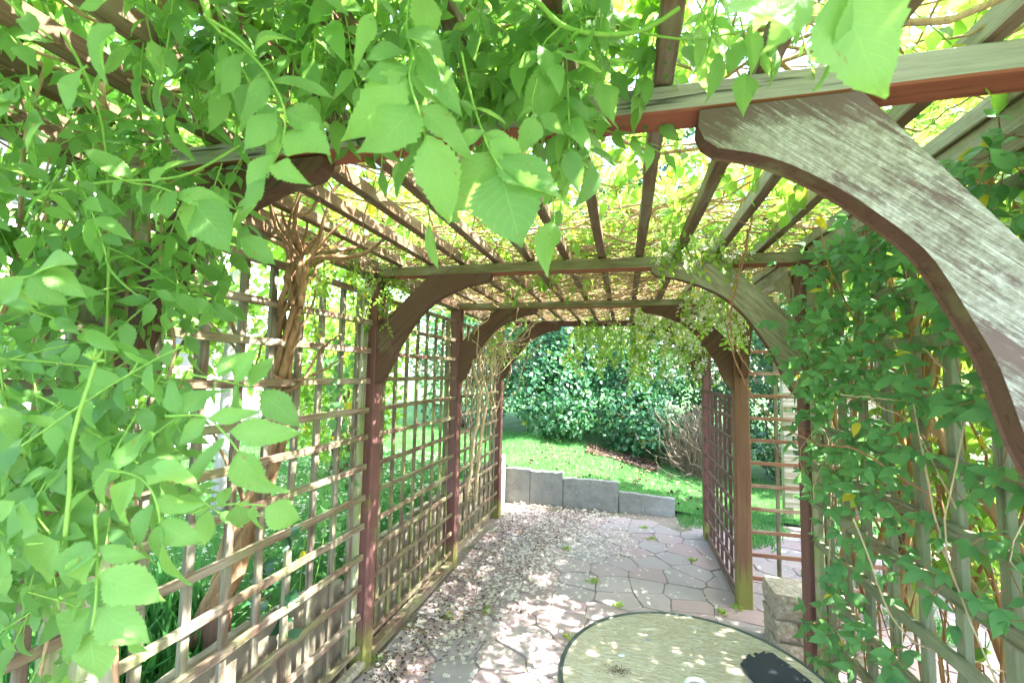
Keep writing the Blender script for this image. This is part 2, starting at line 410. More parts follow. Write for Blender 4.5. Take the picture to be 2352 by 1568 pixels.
MID = [leaf_grid(15, .225, .2, f, d, .16, 1.2, s_, 7, 3, tw) for f, d, s_, tw in ((.35, .2, 1, .2), (.1, .45, 2, -.4), (-.15, .3, 3, .4), (.5, .1, 4, 0), (.2, .6, 5, .6), (.6, .3, 6, -.5))]
LANCE = [leaf_grid(8, .25, 0, f, d, .1, 1.1, s_, 4, 3, tw) for f, d, s_, tw in ((.35, .2, 1, .2), (.1, .45, 2, -.3), (-.1, .3, 3, .2))]
SMALL = [leaf_grid(4, w_, 0, f, d, 0, 1, 1, 3, 3) for w_, f, d in ((.32, .4, .2), (.28, .15, .4), (.35, .3, .1))]
OVAL = [leaf_grid(5, w_, 0, f, d, 0, .5, 1, 3, 3) for w_, f, d in ((.34, .35, .15), (.3, .2, .35), (.38, .3, .05))]
BLADE = [(np.array([(-.045, 0, 0), (.045, 0, 0), (.035, .55, .02), (-.03, .55, .02), (.01, 1, .16), (-.005, 1, .16)]), np.array([(0, 1, 2, 3), (3, 2, 4, 5)]), np.zeros((6, 2)))]
FLORET = []
for q in range(2):
    V = []; F = []
    for k in range(5):
        a = k*2*PI/5+q; b = len(V); c, s_ = math.cos(a), math.sin(a)
        for (x, y, z) in ((0, .04, 0), (.26, .62, .1+.1*q), (0, 1, .05), (-.26, .62, .14)):
            V.append((x*c-y*s_, x*s_+y*c, z))
        F.append((b, b+1, b+2, b+3))
    FLORET.append((np.array(V), np.array(F), np.zeros((len(V), 2))))
CRUMP = [(np.array([(-.5, -.3, .1), (.4, -.4, .0), (.5, .35, .22), (-.35, .4, .05)]), np.array([(0, 1, 2, 3)]), np.zeros((4, 2))),
         (np.array([(-.25, -.6, .0), (.25, -.5, .25), (.2, .6, .1), (-.2, .5, .3)]), np.array([(0, 1, 2, 3)]), np.zeros((4, 2)))]

def instance_arrays(temps, P, D, Nn, S, wid=None):
    """copies templates to points P with tip direction D, face normal Nn, length S"""
    P = np.asarray(P, float); n = len(P); D = unit(np.asarray(D, float)); Nn = np.asarray(Nn, float)
    X = unit(np.cross(D, Nn)); Z = unit(np.cross(X, D)); S = np.broadcast_to(np.asarray(S, float), (n,))
    wid = np.ones(n) if wid is None else np.asarray(wid)
    which = rs.randint(0, len(temps), n); Vs, Fs, Us = [], [], []; off = 0
    for k, (tv, tf, tu) in enumerate(temps):
        ix = np.where(which == k)[0]
        if not len(ix): continue
        v = (P[ix, None, :]+S[ix, None, None]*(tv[None, :, 0, None]*X[ix, None, :]*wid[ix, None, None]+tv[None, :, 1, None]*D[ix, None, :]+tv[None, :, 2, None]*Z[ix, None, :]))
        f = tf[None]+(np.arange(len(ix))*len(tv))[:, None, None]+off
        Vs.append(v.reshape(-1, 3)); Fs.append(f.reshape(-1, tf.shape[1])); Us.append(np.tile(tu, (len(ix), 1))); off += len(ix)*len(tv)
    return np.concatenate(Vs), np.concatenate(Fs), np.concatenate(Us)
def leaves(name, temps, P, D, Nn, S, mat, parent=None, wid=None):
    V, F, U = instance_arrays(temps, P, D, Nn, S, wid)
    return bigmesh(name, V, F, U, mat, parent)
def rdir(n, bias=(0, 0, 0), k=1.):
    return unit(rs.normal(0, 1, (n, 3))*k+np.array(bias))
def tubes(name, PL, R, mat, parent=None, sides=4):
    "PL (n,k,3) polylines, R (n,) or (n,k) radii, one mesh"
    PL = np.asarray(PL, float); n, k, _ = PL.shape; R = np.asarray(R, float)
    if R.ndim == 1: R = np.repeat(R[:, None], k, 1)
    t = unit(np.gradient(PL, axis=1)); a = unit(np.cross(t, np.array([.31, .53, .79]))); b = np.cross(t, a)
    an = np.arange(sides)*2*PI/sides
    v = PL[:, :, None, :]+R[:, :, None, None]*(np.cos(an)[None, None, :, None]*a[:, :, None, :]+np.sin(an)[None, None, :, None]*b[:, :, None, :])
    i, j = np.meshgrid(np.arange(k-1), np.arange(sides), indexing='ij'); j2 = (j+1) % sides
    f = np.stack([i*sides+j, i*sides+j2, (i+1)*sides+j2, (i+1)*sides+j], -1).reshape(-1, 4)
    F = (f[None]+(np.arange(n)*k*sides)[:, None, None]).reshape(-1, 4)
    return bigmesh(name, v.reshape(-1, 3), F, None, mat, parent)
def curve(pts, n=12, jit=0.):
    "smooth curve through points"
    P = np.asarray(pts, float); t = np.r_[0, np.cumsum(np.linalg.norm(np.diff(P, axis=0), axis=1))]; t /= t[-1]
    q = np.linspace(0, 1, n)
    out = np.empty((n, 3))
    tang = np.gradient(P, t, axis=0) if len(P) > 2 else np.tile((P[1]-P[0]), (2, 1))
    for i, u_ in enumerate(q):
        k = min(max(np.searchsorted(t, u_, side='right')-1, 0), len(P)-2); h = t[k+1]-t[k]; s_ = (u_-t[k])/h
        out[i] = (2*s_**3-3*s_**2+1)*P[k]+(s_**3-2*s_**2+s_)*h*tang[k]+(-2*s_**3+3*s_**2)*P[k+1]+(s_**3-s_**2)*h*tang[k+1]
    if jit: out[1:-1] += rs.normal(0, jit, (n-2, 3))
    return out
# ================================================================== SETTING
XL, XR = -1.305, .751
YP = [.895, 2.177, 3.425, 4.72]
ZU = 2.067                                            # underside of the cross beams
def sm(a, b, x): t = np.clip((x-a)/(b-a), 0, 1); return t*t*(3-2*t)
def lawn_h(x, y):
    x = np.asarray(x, float); y = np.asarray(y, float)
    far = .16-.19*x + .10*(y-5.3)
    far = np.minimum(far, .56+.02*(y-5.3)); far = np.where(x > .8, np.maximum(far, .01+.05*np.maximum(y-5.6, 0)), far)
    far = np.minimum(far, .75)
    left = .53 + .03*np.sin(x*1.3)*np.cos(y*.9) + .05*np.clip(-x-2, 0, 3)*.3
    k = sm(-1.2, -1.9, x)
    h = far*(1-k)+np.maximum(left, .5)*k
    h = np.maximum(h, .022)
    return h+.012*np.sin(x*5.1+y*3.3)+.01*np.sin(x*9.7-y*7.1)
# far ground, one sheet to the horizon, just under everything
g0 = MB(); g0.add([(-150, -150, -.06), (150, -150, -.06), (150, 150, -.06), (-150, 150, -.06)], [(0, 1, 2, 3)])
tag(g0.build('ground', TURF), kind='structure')
# soil bed under the paving
g1 = MB(); g1.add([(-1.40, -2.5, .002), (4.5, -2.5, .002), (4.5, 6.2, .002), (-1.40, 6.2, .002)], [(0, 1, 2, 3)])
tag(g1.build('path_bed', SOIL), kind='structure')
# raised lawn: left of the pergola and beyond its end
def sheet(name, x0, x1, y0, y1, nx, ny, hf, mat):
    X, Y = np.meshgrid(np.linspace(x0, x1, nx), np.linspace(y0, y1, ny), indexing='ij')
    Z = hf(X, Y); V = np.stack([X, Y, Z], -1).reshape(-1, 3)
    i, j = np.meshgrid(np.arange(nx-1), np.arange(ny-1), indexing='ij')
    F = np.stack([i*ny+j, (i+1)*ny+j, (i+1)*ny+j+1, i*ny+j+1], -1).reshape(-1, 4)
    return tag(bigmesh(name, V, F, None, mat), kind='structure')
sheet('lawn', -12, -1.445, -2.5, 5.36, 90, 80, lawn_h, TURF)
sheet('lawn', -12, 6, 5.347, 13, 120, 70, lawn_h, TURF)

# crazy paving: broken slabs cut from a jittered grid
def clip(poly, a, b, off):
    "keep the side of the line a->b on its left, moved inwards by off"
    d = np.array(b)-np.array(a); L_ = np.hypot(*d)
    if L_ < 1e-6: return poly
    n = np.array([-d[1], d[0]])/L_; out = []
    for i in range(len(poly)):
        p, q = np.array(poly[i]), np.array(poly[(i+1) % len(poly)])
        sp, sq = (p-a)@n-off, (q-a)@n-off
        if sp >= 0: out.append(p)
        if sp*sq < 0: out.append(p+(q-p)*sp/(sp-sq))
    return out
pv = MB(); rp = np.random.RandomState(21)
nx_, ny_ = 24, 32; dx = .225; dy = .205
gx = np.zeros((nx_+1, ny_+1, 2))
for i in range(nx_+1):
    for j in range(ny_+1):
        gx[i, j] = (-1.27+i*dx+(rp.uniform(-.045, .045) if i else 0)+(j % 2)*.0, -.9+j*dy+rp.uniform(-.04, .04)+(.09 if i % 2 else 0))
def slab(poly, gap=.004):
    c = np.mean(poly, axis=0); P = poly
    out = [np.array(p) for p in P]
    for i in range(len(P)): out = clip(out, np.array(P[i]), np.array(P[(i+1) % len(P)]), gap*rp.uniform(.7, 1.8))
    if len(out) < 3: return
    # ragged edges
    rag = []
    for i in range(len(out)):
        a, b = out[i], out[(i+1) % len(out)]; L_ = np.hypot(*(b-a)); k = max(1, int(L_/.045))
        for q in range(k):
            p = a+(b-a)*q/k; rag.append(p+(rp.uniform(-.0035, .0035, 2) if q else 0)+(c-p)*(.02 if q == 0 else 0))
    z = .0095+rp.uniform(-.003, .003); tl = rp.uniform(-.012, .012, 2); n = len(rag)
    V = [(p[0], p[1], -.03) for p in rag]+[(p[0], p[1], z-.005+(p-c)@tl) for p in rag]+[(p[0]+(c-p)[0]*.018, p[1]+(c-p)[1]*.018, z+(p-c)@tl) for p in rag]
    F = [(i, (i+1) % n, n+(i+1) % n, n+i) for i in range(n)]+[(n+i, n+(i+1) % n, 2*n+(i+1) % n, 2*n+i) for i in range(n)]+[tuple(range(2*n, 3*n))]
    pv.add(V, F)
# sites on a jittered grid; each slab is the region nearest its site
sites = {}
for i in range(-1, 24):
    for j in range(-1, 30): sites[i, j] = np.array([-1.2+i*.27+(j % 2)*.06+.05*math.sin(j*2.3)+rp.uniform(-.07, .07), -.9+j*.21+rp.uniform(-.055, .055)])
for (i, j), c in sites.items():
    if not (0 <= i < 23 and 0 <= j < 29): continue
    poly = [c+np.array(d) for d in ((-.3, -.3), (.3, -.3), (.3, .3), (-.3, .3))]
    for di in (-2, -1, 0, 1, 2):
        for dj in (-2, -1, 0, 1, 2):
            o = sites.get((i+di, j+dj))
            if o is None or (di == 0 and dj == 0): continue
            m_ = (c+o)/2; d = c-o; poly = clip(poly, m_, m_+np.array([d[1], -d[0]]), 0.) if len(poly) > 2 else poly
    poly = clip(poly, np.array([-1.30, 0.]), np.array([-1.30, -1.]), 0.)
    lim = 5.284 if c[0] < .5 else 5.0+.1*math.sin(c[0]*9)
    poly = clip(poly, np.array([0, lim]), np.array([1, lim]), 0.) if False else [np.array([p[0], min(p[1], lim)]) for p in poly]
    if len(poly) > 2 and abs(sum(poly[k-1][0]*poly[k][1]-poly[k][0]*poly[k-1][1] for k in range(len(poly))))/2 > .004: slab(poly, .002)
tag(pv.build('paving', STONE), kind='structure')

CONC2 = flat('stained concrete', (.19, .165, .12), .9, .2, .45, 9, .6)
# ------------------------------------------------------------------ retaining slabs
def conc_slab(x0, x1, y0, y1, z1, label, group, slope=0., broken=None, along='x'):
    b = MB(); n = 10; pts = []
    for k in range(n+1):
        t = k/n; zt = z1+slope*t+rs.uniform(-.006, .006)
        if broken and t > broken[0]: zt -= broken[1]*(t-broken[0])/(1-broken[0])*(1+.3*math.sin(t*40))
        pts.append((t, zt))
    V = []
    for t, zt in pts:
        if along == 'x': x = x0+(x1-x0)*t; c = [(x, y0), (x, y1)]
        else: y = y0+(y1-y0)*t; c = [(x1, y), (x0, y)]
        (ax, ay), (bx, by) = c
        V += [(ax, ay, -.05), (ax, ay, zt-.01), (ax+(bx-ax)*.15, ay+(by-ay)*.15, zt), (ax+(bx-ax)*.85, ay+(by-ay)*.85, zt), (bx, by, zt-.01), (bx, by, -.05)]
    F = []
    for i in range(n):
        for k in range(6): F.append((i*6+k, i*6+(k+1) % 6, (i+1)*6+(k+1) % 6, (i+1)*6+k))
    F.append(tuple(range(5, -1, -1))); F.append(tuple(n*6+k for k in range(6)))
    b.add(V, F); return tag(b.build('concrete_slab', CONC if along == 'x' else CONC2), label, 'slab', group)
GS = 'upright concrete slabs holding back the lawn at the far end'
conc_slab(-1.40, -1.10, 5.29, 5.335, .415, 'short end slab of grey concrete with white spots, beside the last left post', GS)
conc_slab(-1.092, -.705, 5.29, 5.335, .40, 'tall grey concrete slab, highest of the stepped row at the end of the paving', GS)
conc_slab(-.695, -.068, 5.295, 5.34, .342, 'middle grey concrete slab of the stepped row below the grass', GS)
conc_slab(-.058, .54, 5.30, 5.345, .235, 'lowest grey concrete slab, right hand end of the stepped row', GS, slope=-.03)
GL = 'concrete slabs edging the lawn behind the left trellis'
ys = [(-.35, .25, .53, 'nearest'), (.27, .88, .5, ''), (.90, 1.50, .56, ''), (1.52, 2.13, .55, ''), (2.15, 2.78, .585, ''), (2.80, 3.40, .59, ''), (3.42, 4.05, .585, ''), (4.07, 4.68, .58, ''), (4.70, 5.27, .57, '')]
lb = ['concrete edging slab low in the bottom left corner behind the trellis', 'concrete edging slab behind the near left trellis, left of the wooden stump',
      'concrete edging slab at the foot of the gnarled vine trunk', 'stained concrete slab with striped sunlight, just left of the first brown post',
      'mossy concrete slab just right of the first left post', 'mossy concrete slab just left of the second left post',
      'concrete edging slab just right of the second left post', 'concrete edging slab just left of the third left post', 'concrete edging slab behind the last left post']
for (a, b, h, _), t in zip(ys, lb):
    conc_slab(-1.44, -1.395, a, b, h, t, GL, slope=rs.uniform(-.02, .02), broken=((.55, .1) if a in (.27, 1.52) else None), along='y')

# ------------------------------------------------------------------ white house, far left, and garden walls
def house():
    h = empty('white_house', (-9, 4, 0), 'overexposed white rendered house seen through the left trellis', 'house')
    wm = flat('white render', (.82, .80, .77), .9, .2, .04, 8, .1)
    b = MB(); b.box(-13, -8.0, -1.0, 9.0, -.2, 5.2); b.build('wall', wm, h)
    b = MB()
    V = [(-13.4, -1.4, 5.2), (-7.6, -1.4, 5.2), (-7.6, 9.4, 5.2), (-13.4, 9.4, 5.2), (-10.5, -1.4, 7.4), (-10.5, 9.4, 7.4)]
    b.add(V, [(0, 1, 4), (1, 2, 5, 4), (2, 3, 5), (3, 0, 4, 5), (0, 3, 2, 1)]); b.build('roof', flat('roof tile', (.2, .09, .06), .85, .2, .3, 12, .6), h)
    fm = flat('pink window paint', (.62, .25, .27), .5, .4, .08)
    gm, nt = newmat('window glass'); g = N(nt); g.out(g.bsdf((.04, .05, .055), .08, .6))
    for (y0, y1, z0, z1) in ((.3, 1.5, 1.5, 2.7), (3.2, 4.6, 1.4, 2.8), (6.2, 7.5, 1.5, 2.7), (3.2, 4.6, 3.6, 4.6)):
        f = MB()
        for a in ((y0, y0+.07, z0, z1), (y1-.07, y1, z0, z1), (y0+.07, y1-.07, z0, z0+.07), (y0+.07, y1-.07, z1-.07, z1), ((y0+y1)/2-.03, (y0+y1)/2+.03, z0+.07, z1-.07)):
            f.box(-7.998, -7.93, a[0], a[1], a[2], a[3])
        fo = f.build('window', fm, h)
        p = MB(); p.box(-7.995, -7.97, y0+.07, y1-.07, z0+.07, z1-.07); p.build('pane', gm, fo)
house()
def block_wall(name, x0, x1, y0, y1, z1, label, mat, course=.16, length=.34, z0=-.05, cat='wall', rough=.0045):
    "coursed blocks with chipped, uneven faces"
    b = MB(); z = z0; alongx = (x1-x0) > (y1-y0); K = 5
    def stone(a0, a1, b0, b1, c0, c1):
        V = []; F = []; idx = {}
        for ix in range(K):
            for iy in range(K):
                for iz in range(K):
                    if 0 < ix < K-1 and 0 < iy < K-1 and 0 < iz < K-1: continue
                    t = np.array([ix, iy, iz])/(K-1); e = (t == 0).sum()+(t == 1).sum(); p = np.array([a0, b0, c0])+t*np.array([a1-a0, b1-b0, c1-c0])
                    ce = np.array([(a0+a1)/2, (b0+b1)/2, (c0+c1)/2]); p = p+rs.uniform(-rough, rough, 3)+unit(ce-p)*(.012 if e > 1 else 0)*rs.uniform(.3, 1.3)
                    idx[ix, iy, iz] = len(V); V.append(p)
        for ax in range(3):
            for sd in (0, K-1):
                for u_ in range(K-1):
                    for w_ in range(K-1):
                        q = []
                        for (du, dw) in ((0, 0), (1, 0), (1, 1), (0, 1)):
                            r = [0, 0, 0]; r[ax] = sd; r[(ax+1) % 3] = u_+du; r[(ax+2) % 3] = w_+dw; q.append(idx[tuple(r)])
                        F.append(tuple(q if sd else q[::-1]))
        b.add(V, F)
    while z < z1-.03:
        c = min(course*rs.uniform(.85, 1.15), z1-z); p = (x0 if alongx else y0); e = (x1 if alongx else y1)
        while p < e-.02:
            l_ = min(length*rs.uniform(.6, 1.3), e-p)
            if e-p-l_ < .08: l_ = e-p
            q = rs.uniform(0, .012)
            if alongx: stone(p+.004, p+l_-.004, y0+q, y1-q, z+.004, z+c-.004)
            else: stone(x0+q, x1-q, p+.004, p+l_-.004, z+.004, z+c-.004)
            p += l_
        z += c
    core = MB(); core.box(x0+.03, x1-.03, y0+.03, y1-.03, z0, z1-.03)
    o = b.build(name, mat); tag(o, label, cat); core.build('mortar', flat('mortar', (.3, .27, .22), .95, .1), o); return o
def limestone():
    m, nt = newmat('rough limestone'); g = N(nt); tc = g.n('TexCoord').outputs['Object']
    n = g.noise(tc, 34, 8, .8); n2 = g.noise(tc, 55, 4, .7)
    c = g.ramp(n, [(.30, (.12, .095, .065)), (.42, (.30, .255, .19)), (.55, (.42, .38, .32)), (.68, (.70, .68, .64))])
    g.out(g.bsdf(c, .8, .35, g.bump(g.math('ADD', n, g.math('MULTIPLY', n2, .5)), .9, .02))); return m
LIME = limestone()
block_wall('stone_block_pier', .815, 1.25, 2.86, 3.12, .372, 'rough sandy stone block pier behind the table, right of the second right post', LIME, .13, .17, cat='stone pier')
block_wall('stone_wall', -5.2, -4.9, .5, 7.5, 1.02, 'low pale grey stone wall on the lawn in front of the white house', flat('grey stone', (.42, .42, .44), .85, .2, .3, 9, .5), .22, .6, z0=.4)
block_wall('garden_wall', 1.9, 2.2, -1.0, 2.6, .75, 'low rough stone wall outside the right trellis', LIME, .17, .33)
def slat_fence():
    t = empty('slat_fence', (3.2, 5.6, 0), 'pale horizontal slat fence beyond the second right post', 'fence')
    for k in range(3):
        b = MB(); x = 1.75+k*1.25; b.bar((x, 5.6, -.05), (x, 5.6, 1.9), .09, .09, (0, 1, 0)); b.build('post', W['stile'], t)
    b = MB()
    for k in range(11): b.bar((1.7, 5.53, .2+k*.155), (4.4, 5.53, .2+k*.155), .02, .10, seg=4, wob=.003)
    b.build('slat_panel', W['slat'], t)
slat_fence()
# ================================================================== PERGOLA
P0 = empty('garden_pergola', (XL, 2.8, 0), 'long brown timber pergola with arched braces and square trellis sides over a paved path', 'pergola')
# posts
def post(x0, x1, yc, mat, h=ZU, label=None, wy=.09):
    b = MB(); b.bar(((x0+x1)/2, yc, -.05), ((x0+x1)/2, yc, h), x1-x0, wy, (0, 1, 0), .005, 8, .0015)
    o = b.build('post', mat, P0); tag(o, label); return o
pmL = [W['stile'], W['post'], W['post'], W['post']]
for i, y in enumerate(YP):
    post(XL-.085, XL, y, pmL[i], label=[None, 'purplish brown post with a mossy foot', None, None][i])
    if i > 0:   # cover strip of lighter timber nailed to the side of the post
        b = MB(); b.bar((XL-.098, y-.058, .1), (XL-.098, y-.058, 1.97), .03, .022, (0, 1, 0), .003, 6, .001); b.build('cover_strip', W['lath_red_z'], P0)
post(.70, .79, YP[0]+.02, W['post_dark'])
post(XR-.012, XR+.075, YP[1], W['post'], label='brown post at the edge of the clematis, right of the stone pier')
post(XR-.01, XR+.085, YP[2], W['post_green'], label='right post with green algae on its face')
post(XR-.01, XR+.07, YP[3], W['post_dark'])
# a post nearer than the camera's first beam, left
post(XL-.085, XL, -.38, W['post_green'])
# cross beams: weathered front, red underside.  bar runs +x: right side = -y (towards the camera)
BS = [('beam_face', 'beam_red', XL-.16, 1.25), ('beam_face_green', 'beam_red', XL-.12, 1.02), ('beam_face_green', 'beam_red', XL-.12, 1.0), ('beam_dark', 'beam_dark', XL-.12, 1.0)]
for i, y in enumerate(YP):
    f, u, xa, xb = BS[i]
    b = MB(); b.bar((xa, y+.002, ZU+.0275), (xb, y+.002, ZU+.0275+(-.012 if i < 2 else 0)), .072, .055, (0, 0, 1), .004, 12, .0012, mats=(0, 0, 0, 1))
    tag(b.build('cross_beam', [W[f], W[u]], P0), 'silvery weathered beam with a red brown underside' if i == 0 else None)
b = MB(); b.bar((XL-.16, -.38, ZU+.0275), (1.25, -.38, ZU+.0275), .072, .055, (0, 0, 1), .004, 4); b.build('cross_beam', W['beam_dark'], P0)
# side plates between the beams
for xs_, mt in ((XL-.045, 'rafter'), (XR+.055, 'rafter_side')):
    for ya, yb in ((-.343, YP[0]-.036), (YP[0]+.04, YP[1]-.036), (YP[1]+.04, YP[2]-.036), (YP[2]+.04, YP[3]-.036)):
        b = MB(); b.bar((xs_, ya, ZU+.029), (xs_, yb, ZU+.029), .07, .062, (0, 0, 1), .004, 6, .001, mats=(0, 0, 1, 1))
        b.build('side_plate', [W['rafter'], W[mt]], P0)
# rafters along the path, lying on the beams
rx = [.072-.18*k for k in range(9)][::-1]+[.252, .422, .60, .78, .95]
zt = ZU+.055+.022
for k, x in enumerate(rx):
    b = MB(); o_ = rs.uniform(-.008, .008)
    b.bar((x+o_, -.42, zt+.0025), (x+rs.uniform(-.006, .006), YP[3]+.09, zt+.0015), .036, .044, (0, 0, 1), .003, 16, .002, mats=(0, 0, 1 if x > .3 else 0, 0))
    b.build('rafter', [W['rafter'], W['rafter_side']], P0)
# arched braces: outline in the plane of the frame, u = distance from the post face, v = depth below the beam
def arch(nose, inner, foot, outer, thick, place, mat, label=None, parent=P0):
    """closed outline: nose under the beam, curved inner edge, foot on the post, outer chord"""
    outline = list(nose)+[tuple(q) for q in inner]+list(foot)+list(outer)
    n = len(outline); V = []; ch = .004
    c = np.mean(outline, axis=0)
    for s_, sh in ((-1, .004), (-1, 0), (1, 0), (1, .004)):
        t = thick/2*s_ if sh else (thick/2-ch)*s_
        for k, (u, v) in enumerate(outline):
            a, b2 = np.array(outline[k-1]), np.array(outline[(k+1) % n]); tg = b2-a; nn = np.array([tg[1], -tg[0]])/(np.hypot(*tg)+1e-9)
            d = nn*sh*INS
            V.append(place(u+d[0], v+d[1], t))
    F = [tuple(range(n-1, -1, -1)), tuple(3*n+k for k in range(n))]
    for r in range(3):
        for k in range(n): F.append((r*n+k, r*n+(k+1) % n, (r+1)*n+(k+1) % n, (r+1)*n+k))
    b = MB(); b.add(V, F, [0, 0]+[0]*n+[1]*n+[1]*n); o = b.build('arched_brace', [mat, W['brace']], parent); tag(o, label); return o
INS = 1.
def std(k=1., kv=1.):
    c2 = curve([(q[0], q[1], 0) for q in ((.60, .043), (.52, .058), (.42, .093), (.333, .136), (.24, .218), (.163, .321), (.105, .42), (.070, .50), (.045, .55))], 22)[:, :2]
    sc_ = lambda L_: [(a*k, b*kv) for a, b in L_]
    return sc_([(.64, .003), (.634, .022), (.618, .038)]), sc_(c2), sc_([(.028, .570), (.0, .585)]), sc_([(0, .284), (.305, .002)])
for i in (1, 2, 3):
    y = YP[i]-.002; mt = W['brace']
    arch(*std(), .046, (lambda u, v, t, y=y: (XL+u, y-.012+t, ZU-v)), mt)
    arch(*std(.97, 1.02), .046, (lambda u, v, t, y=y: (XR-.008-u, y-.012+t, ZU-v)), W['brace_silver'] if i == 1 else mt, label='silvery weathered brace behind the leaves, on the first right post' if i == 1 else None)
# the near frame: big flaking brace on the right (outline measured), its dark twin on the left
near_in = curve([(q[0], q[1], 0) for q in ((.531, .072), (.459, .093), (.357, .152), (.263, .233), (.215, .285), (.179, .354), (.15, .42), (.133, .459), (.116, .52), (.104, .57), (.088, .62), (.07, .655))], 26)[:, :2]
arch([(.563, .003), (.562, .03), (.552, .055)], near_in, [(.045, .685), (.0, .70)], [(0, .41), (.304, .002)], .05, lambda u, v, t: (.70-u, YP[0]-.012+t, ZU-.014-v), W['brace_flaking'], 'big near brace with flaking purplish paint over silvery wood')
arch(*std(.97, 1), .046, lambda u, v, t: (XL+u, YP[0]-.014+t, ZU-.014-v), W['brace'], 'dark brace half hidden by leaves on the left')
# braces in the side plane of the doorway
arch(*std(.62, .88), .046, lambda u, v, t: (XR+.05+t, YP[2]-.046-u, ZU-.002-v), W['brace'])
arch(*std(.62, .88), .046, lambda u, v, t: (XR+.05+t, YP[1]+.046+u, ZU-.002-v), W['brace_silver'])
# trellis panels
def trellis(x, y0, y1, z0, z1, rails, laths, face, matr, matl, stiles=(), lw=.026, lt=.016, label=None, zlist=None, skip_bottom=False, rail_over=.015):
    "panel in a plane x = const; face = +1 rails lie on the +x side"
    b = MB()
    for k in range(laths):
        yy = y0+(y1-y0)*(k+.5)/laths+rs.uniform(-.006, .006)
        b.bar((x, yy, z0-.03+rs.uniform(-.01, .01)), (x+rs.uniform(-.002, .002), yy+rs.uniform(-.004, .004), z1+.012), lw, lt, (1, 0, 0), .002, 10, .0012)
    o = b.build('trellis_panel', matl, P0); tag(o, label)
    r = MB()
    zl = zlist if zlist is not None else [z0+(z1-z0)*k/rails for k in range(rails+1)]
    for z in zl:
        r.bar((x+face*lt, y0-rail_over, z+rs.uniform(-.006, .006)), (x+face*lt, y1+rail_over, z+rs.uniform(-.007, .007)), lt*.98, lw, (0, 0, 1), .002, 10, .0024)
    r.build('rails', matr, o)
    if stiles:
        s = MB()
        for yy in stiles: s.bar((x-lt*.5-.006, yy, z0-.04), (x-lt*.5-.006, yy, z1+.02), .05, .022, (1, 0, 0), .003, 6, .001)
        s.build('frame', W['stile'], o)
    return o
TX = XL-.045
trellis(TX+.005, YP[0]+.05, YP[1]-.075, .13, 1.96, 12, 8, 1, W['lath_y'], W['lath_z'], stiles=(YP[1]-.072,), label='near left trellis with weathered grey laths', lw=.030, lt=.018)
trellis(TX, YP[1]+.05, YP[2]-.06, .13, 1.96, 12, 8, 1, W['lath_red_y'], W['lath_red_z'], stiles=())
trellis(TX, YP[2]+.05, YP[3]-.06, .13, 1.96, 12, 8, 1, W['lath_red_y'], W['lath_z'])
trellis(TX+.005, -.33, YP[0]-.06, .13, 1.96, 12, 8, 1, W['lath_y'], W['lath_z'], stiles=(YP[0]-.072,))
RX = XR+.03
trellis(RX, YP[0]+.08, YP[1]-.07, .13, 1.96, 12, 8, -1, W['moss_y'], W['moss_z'], stiles=(YP[1]-.075,), label='mossy grey trellis behind the climbing leaves on the right', lw=.032, lt=.018)
trellis(RX, YP[2]+.06, YP[3]-.055, .07, 1.41, 9, 7, -1, W['dark_y'], W['dark_z'], lw=.021, lt=.02, label='short dark trellis at the far right, ending at chest height')
b = MB(); b.bar((RX-.02, YP[3]-.055, 0), (RX-.02, YP[3]-.055, 1.56), .045, .05, (0, 1, 0)); b.build('cover_strip', W['post'], P0)
# bottom boards
b = MB(); b.bar((XL-.03, YP[1]+.05, .045), (XL-.03, YP[2]-.05, .04), .06, .05, (0, 0, 1), .004, 8, .002); b.build('bottom_board', W['lath_y'], P0)
b = MB(); b.bar((XL-.035, YP[0]+.1, .03), (XL-.01, YP[1]-.05, .05), .05, .035, (0, 0, 1), .006, 14, .006); tag(b.build('bottom_board', W['brace_silver'], P0), 'rotten splintered board lying at the foot of the near left trellis')
b = MB(); b.bar((XR+.02, YP[2]+.05, .03), (XR+.02, YP[3]-.05, .03), .03, .05, (0, 0, 1)); b.build('bottom_board', W['lath_red_y'], P0)
# side wing of trellis seen through the doorway
b = MB(); zz = [.2+.1535*k for k in range(11)]
for x in (1.012, 1.165, 1.32, 1.47, 1.62): b.bar((x, YP[2]+.012, .17), (x, YP[2]+.012, 1.76), .024, .016, (0, 1, 0), .002, 8, .001)
o = b.build('trellis_panel', W['lath_z'], P0); tag(o, 'sparse trellis wing beyond the doorway, square on to the path')
b = MB()
for z in zz: b.bar((.84, YP[2]-.004, z), (1.70, YP[2]-.004, z+rs.uniform(-.006, .006)), .016, .024, (0, 0, 1), .002, 8, .0012)
b.build('rails', W['lath_x'], o)
post(1.70, 1.79, YP[2], W['post_dark'], 1.9)
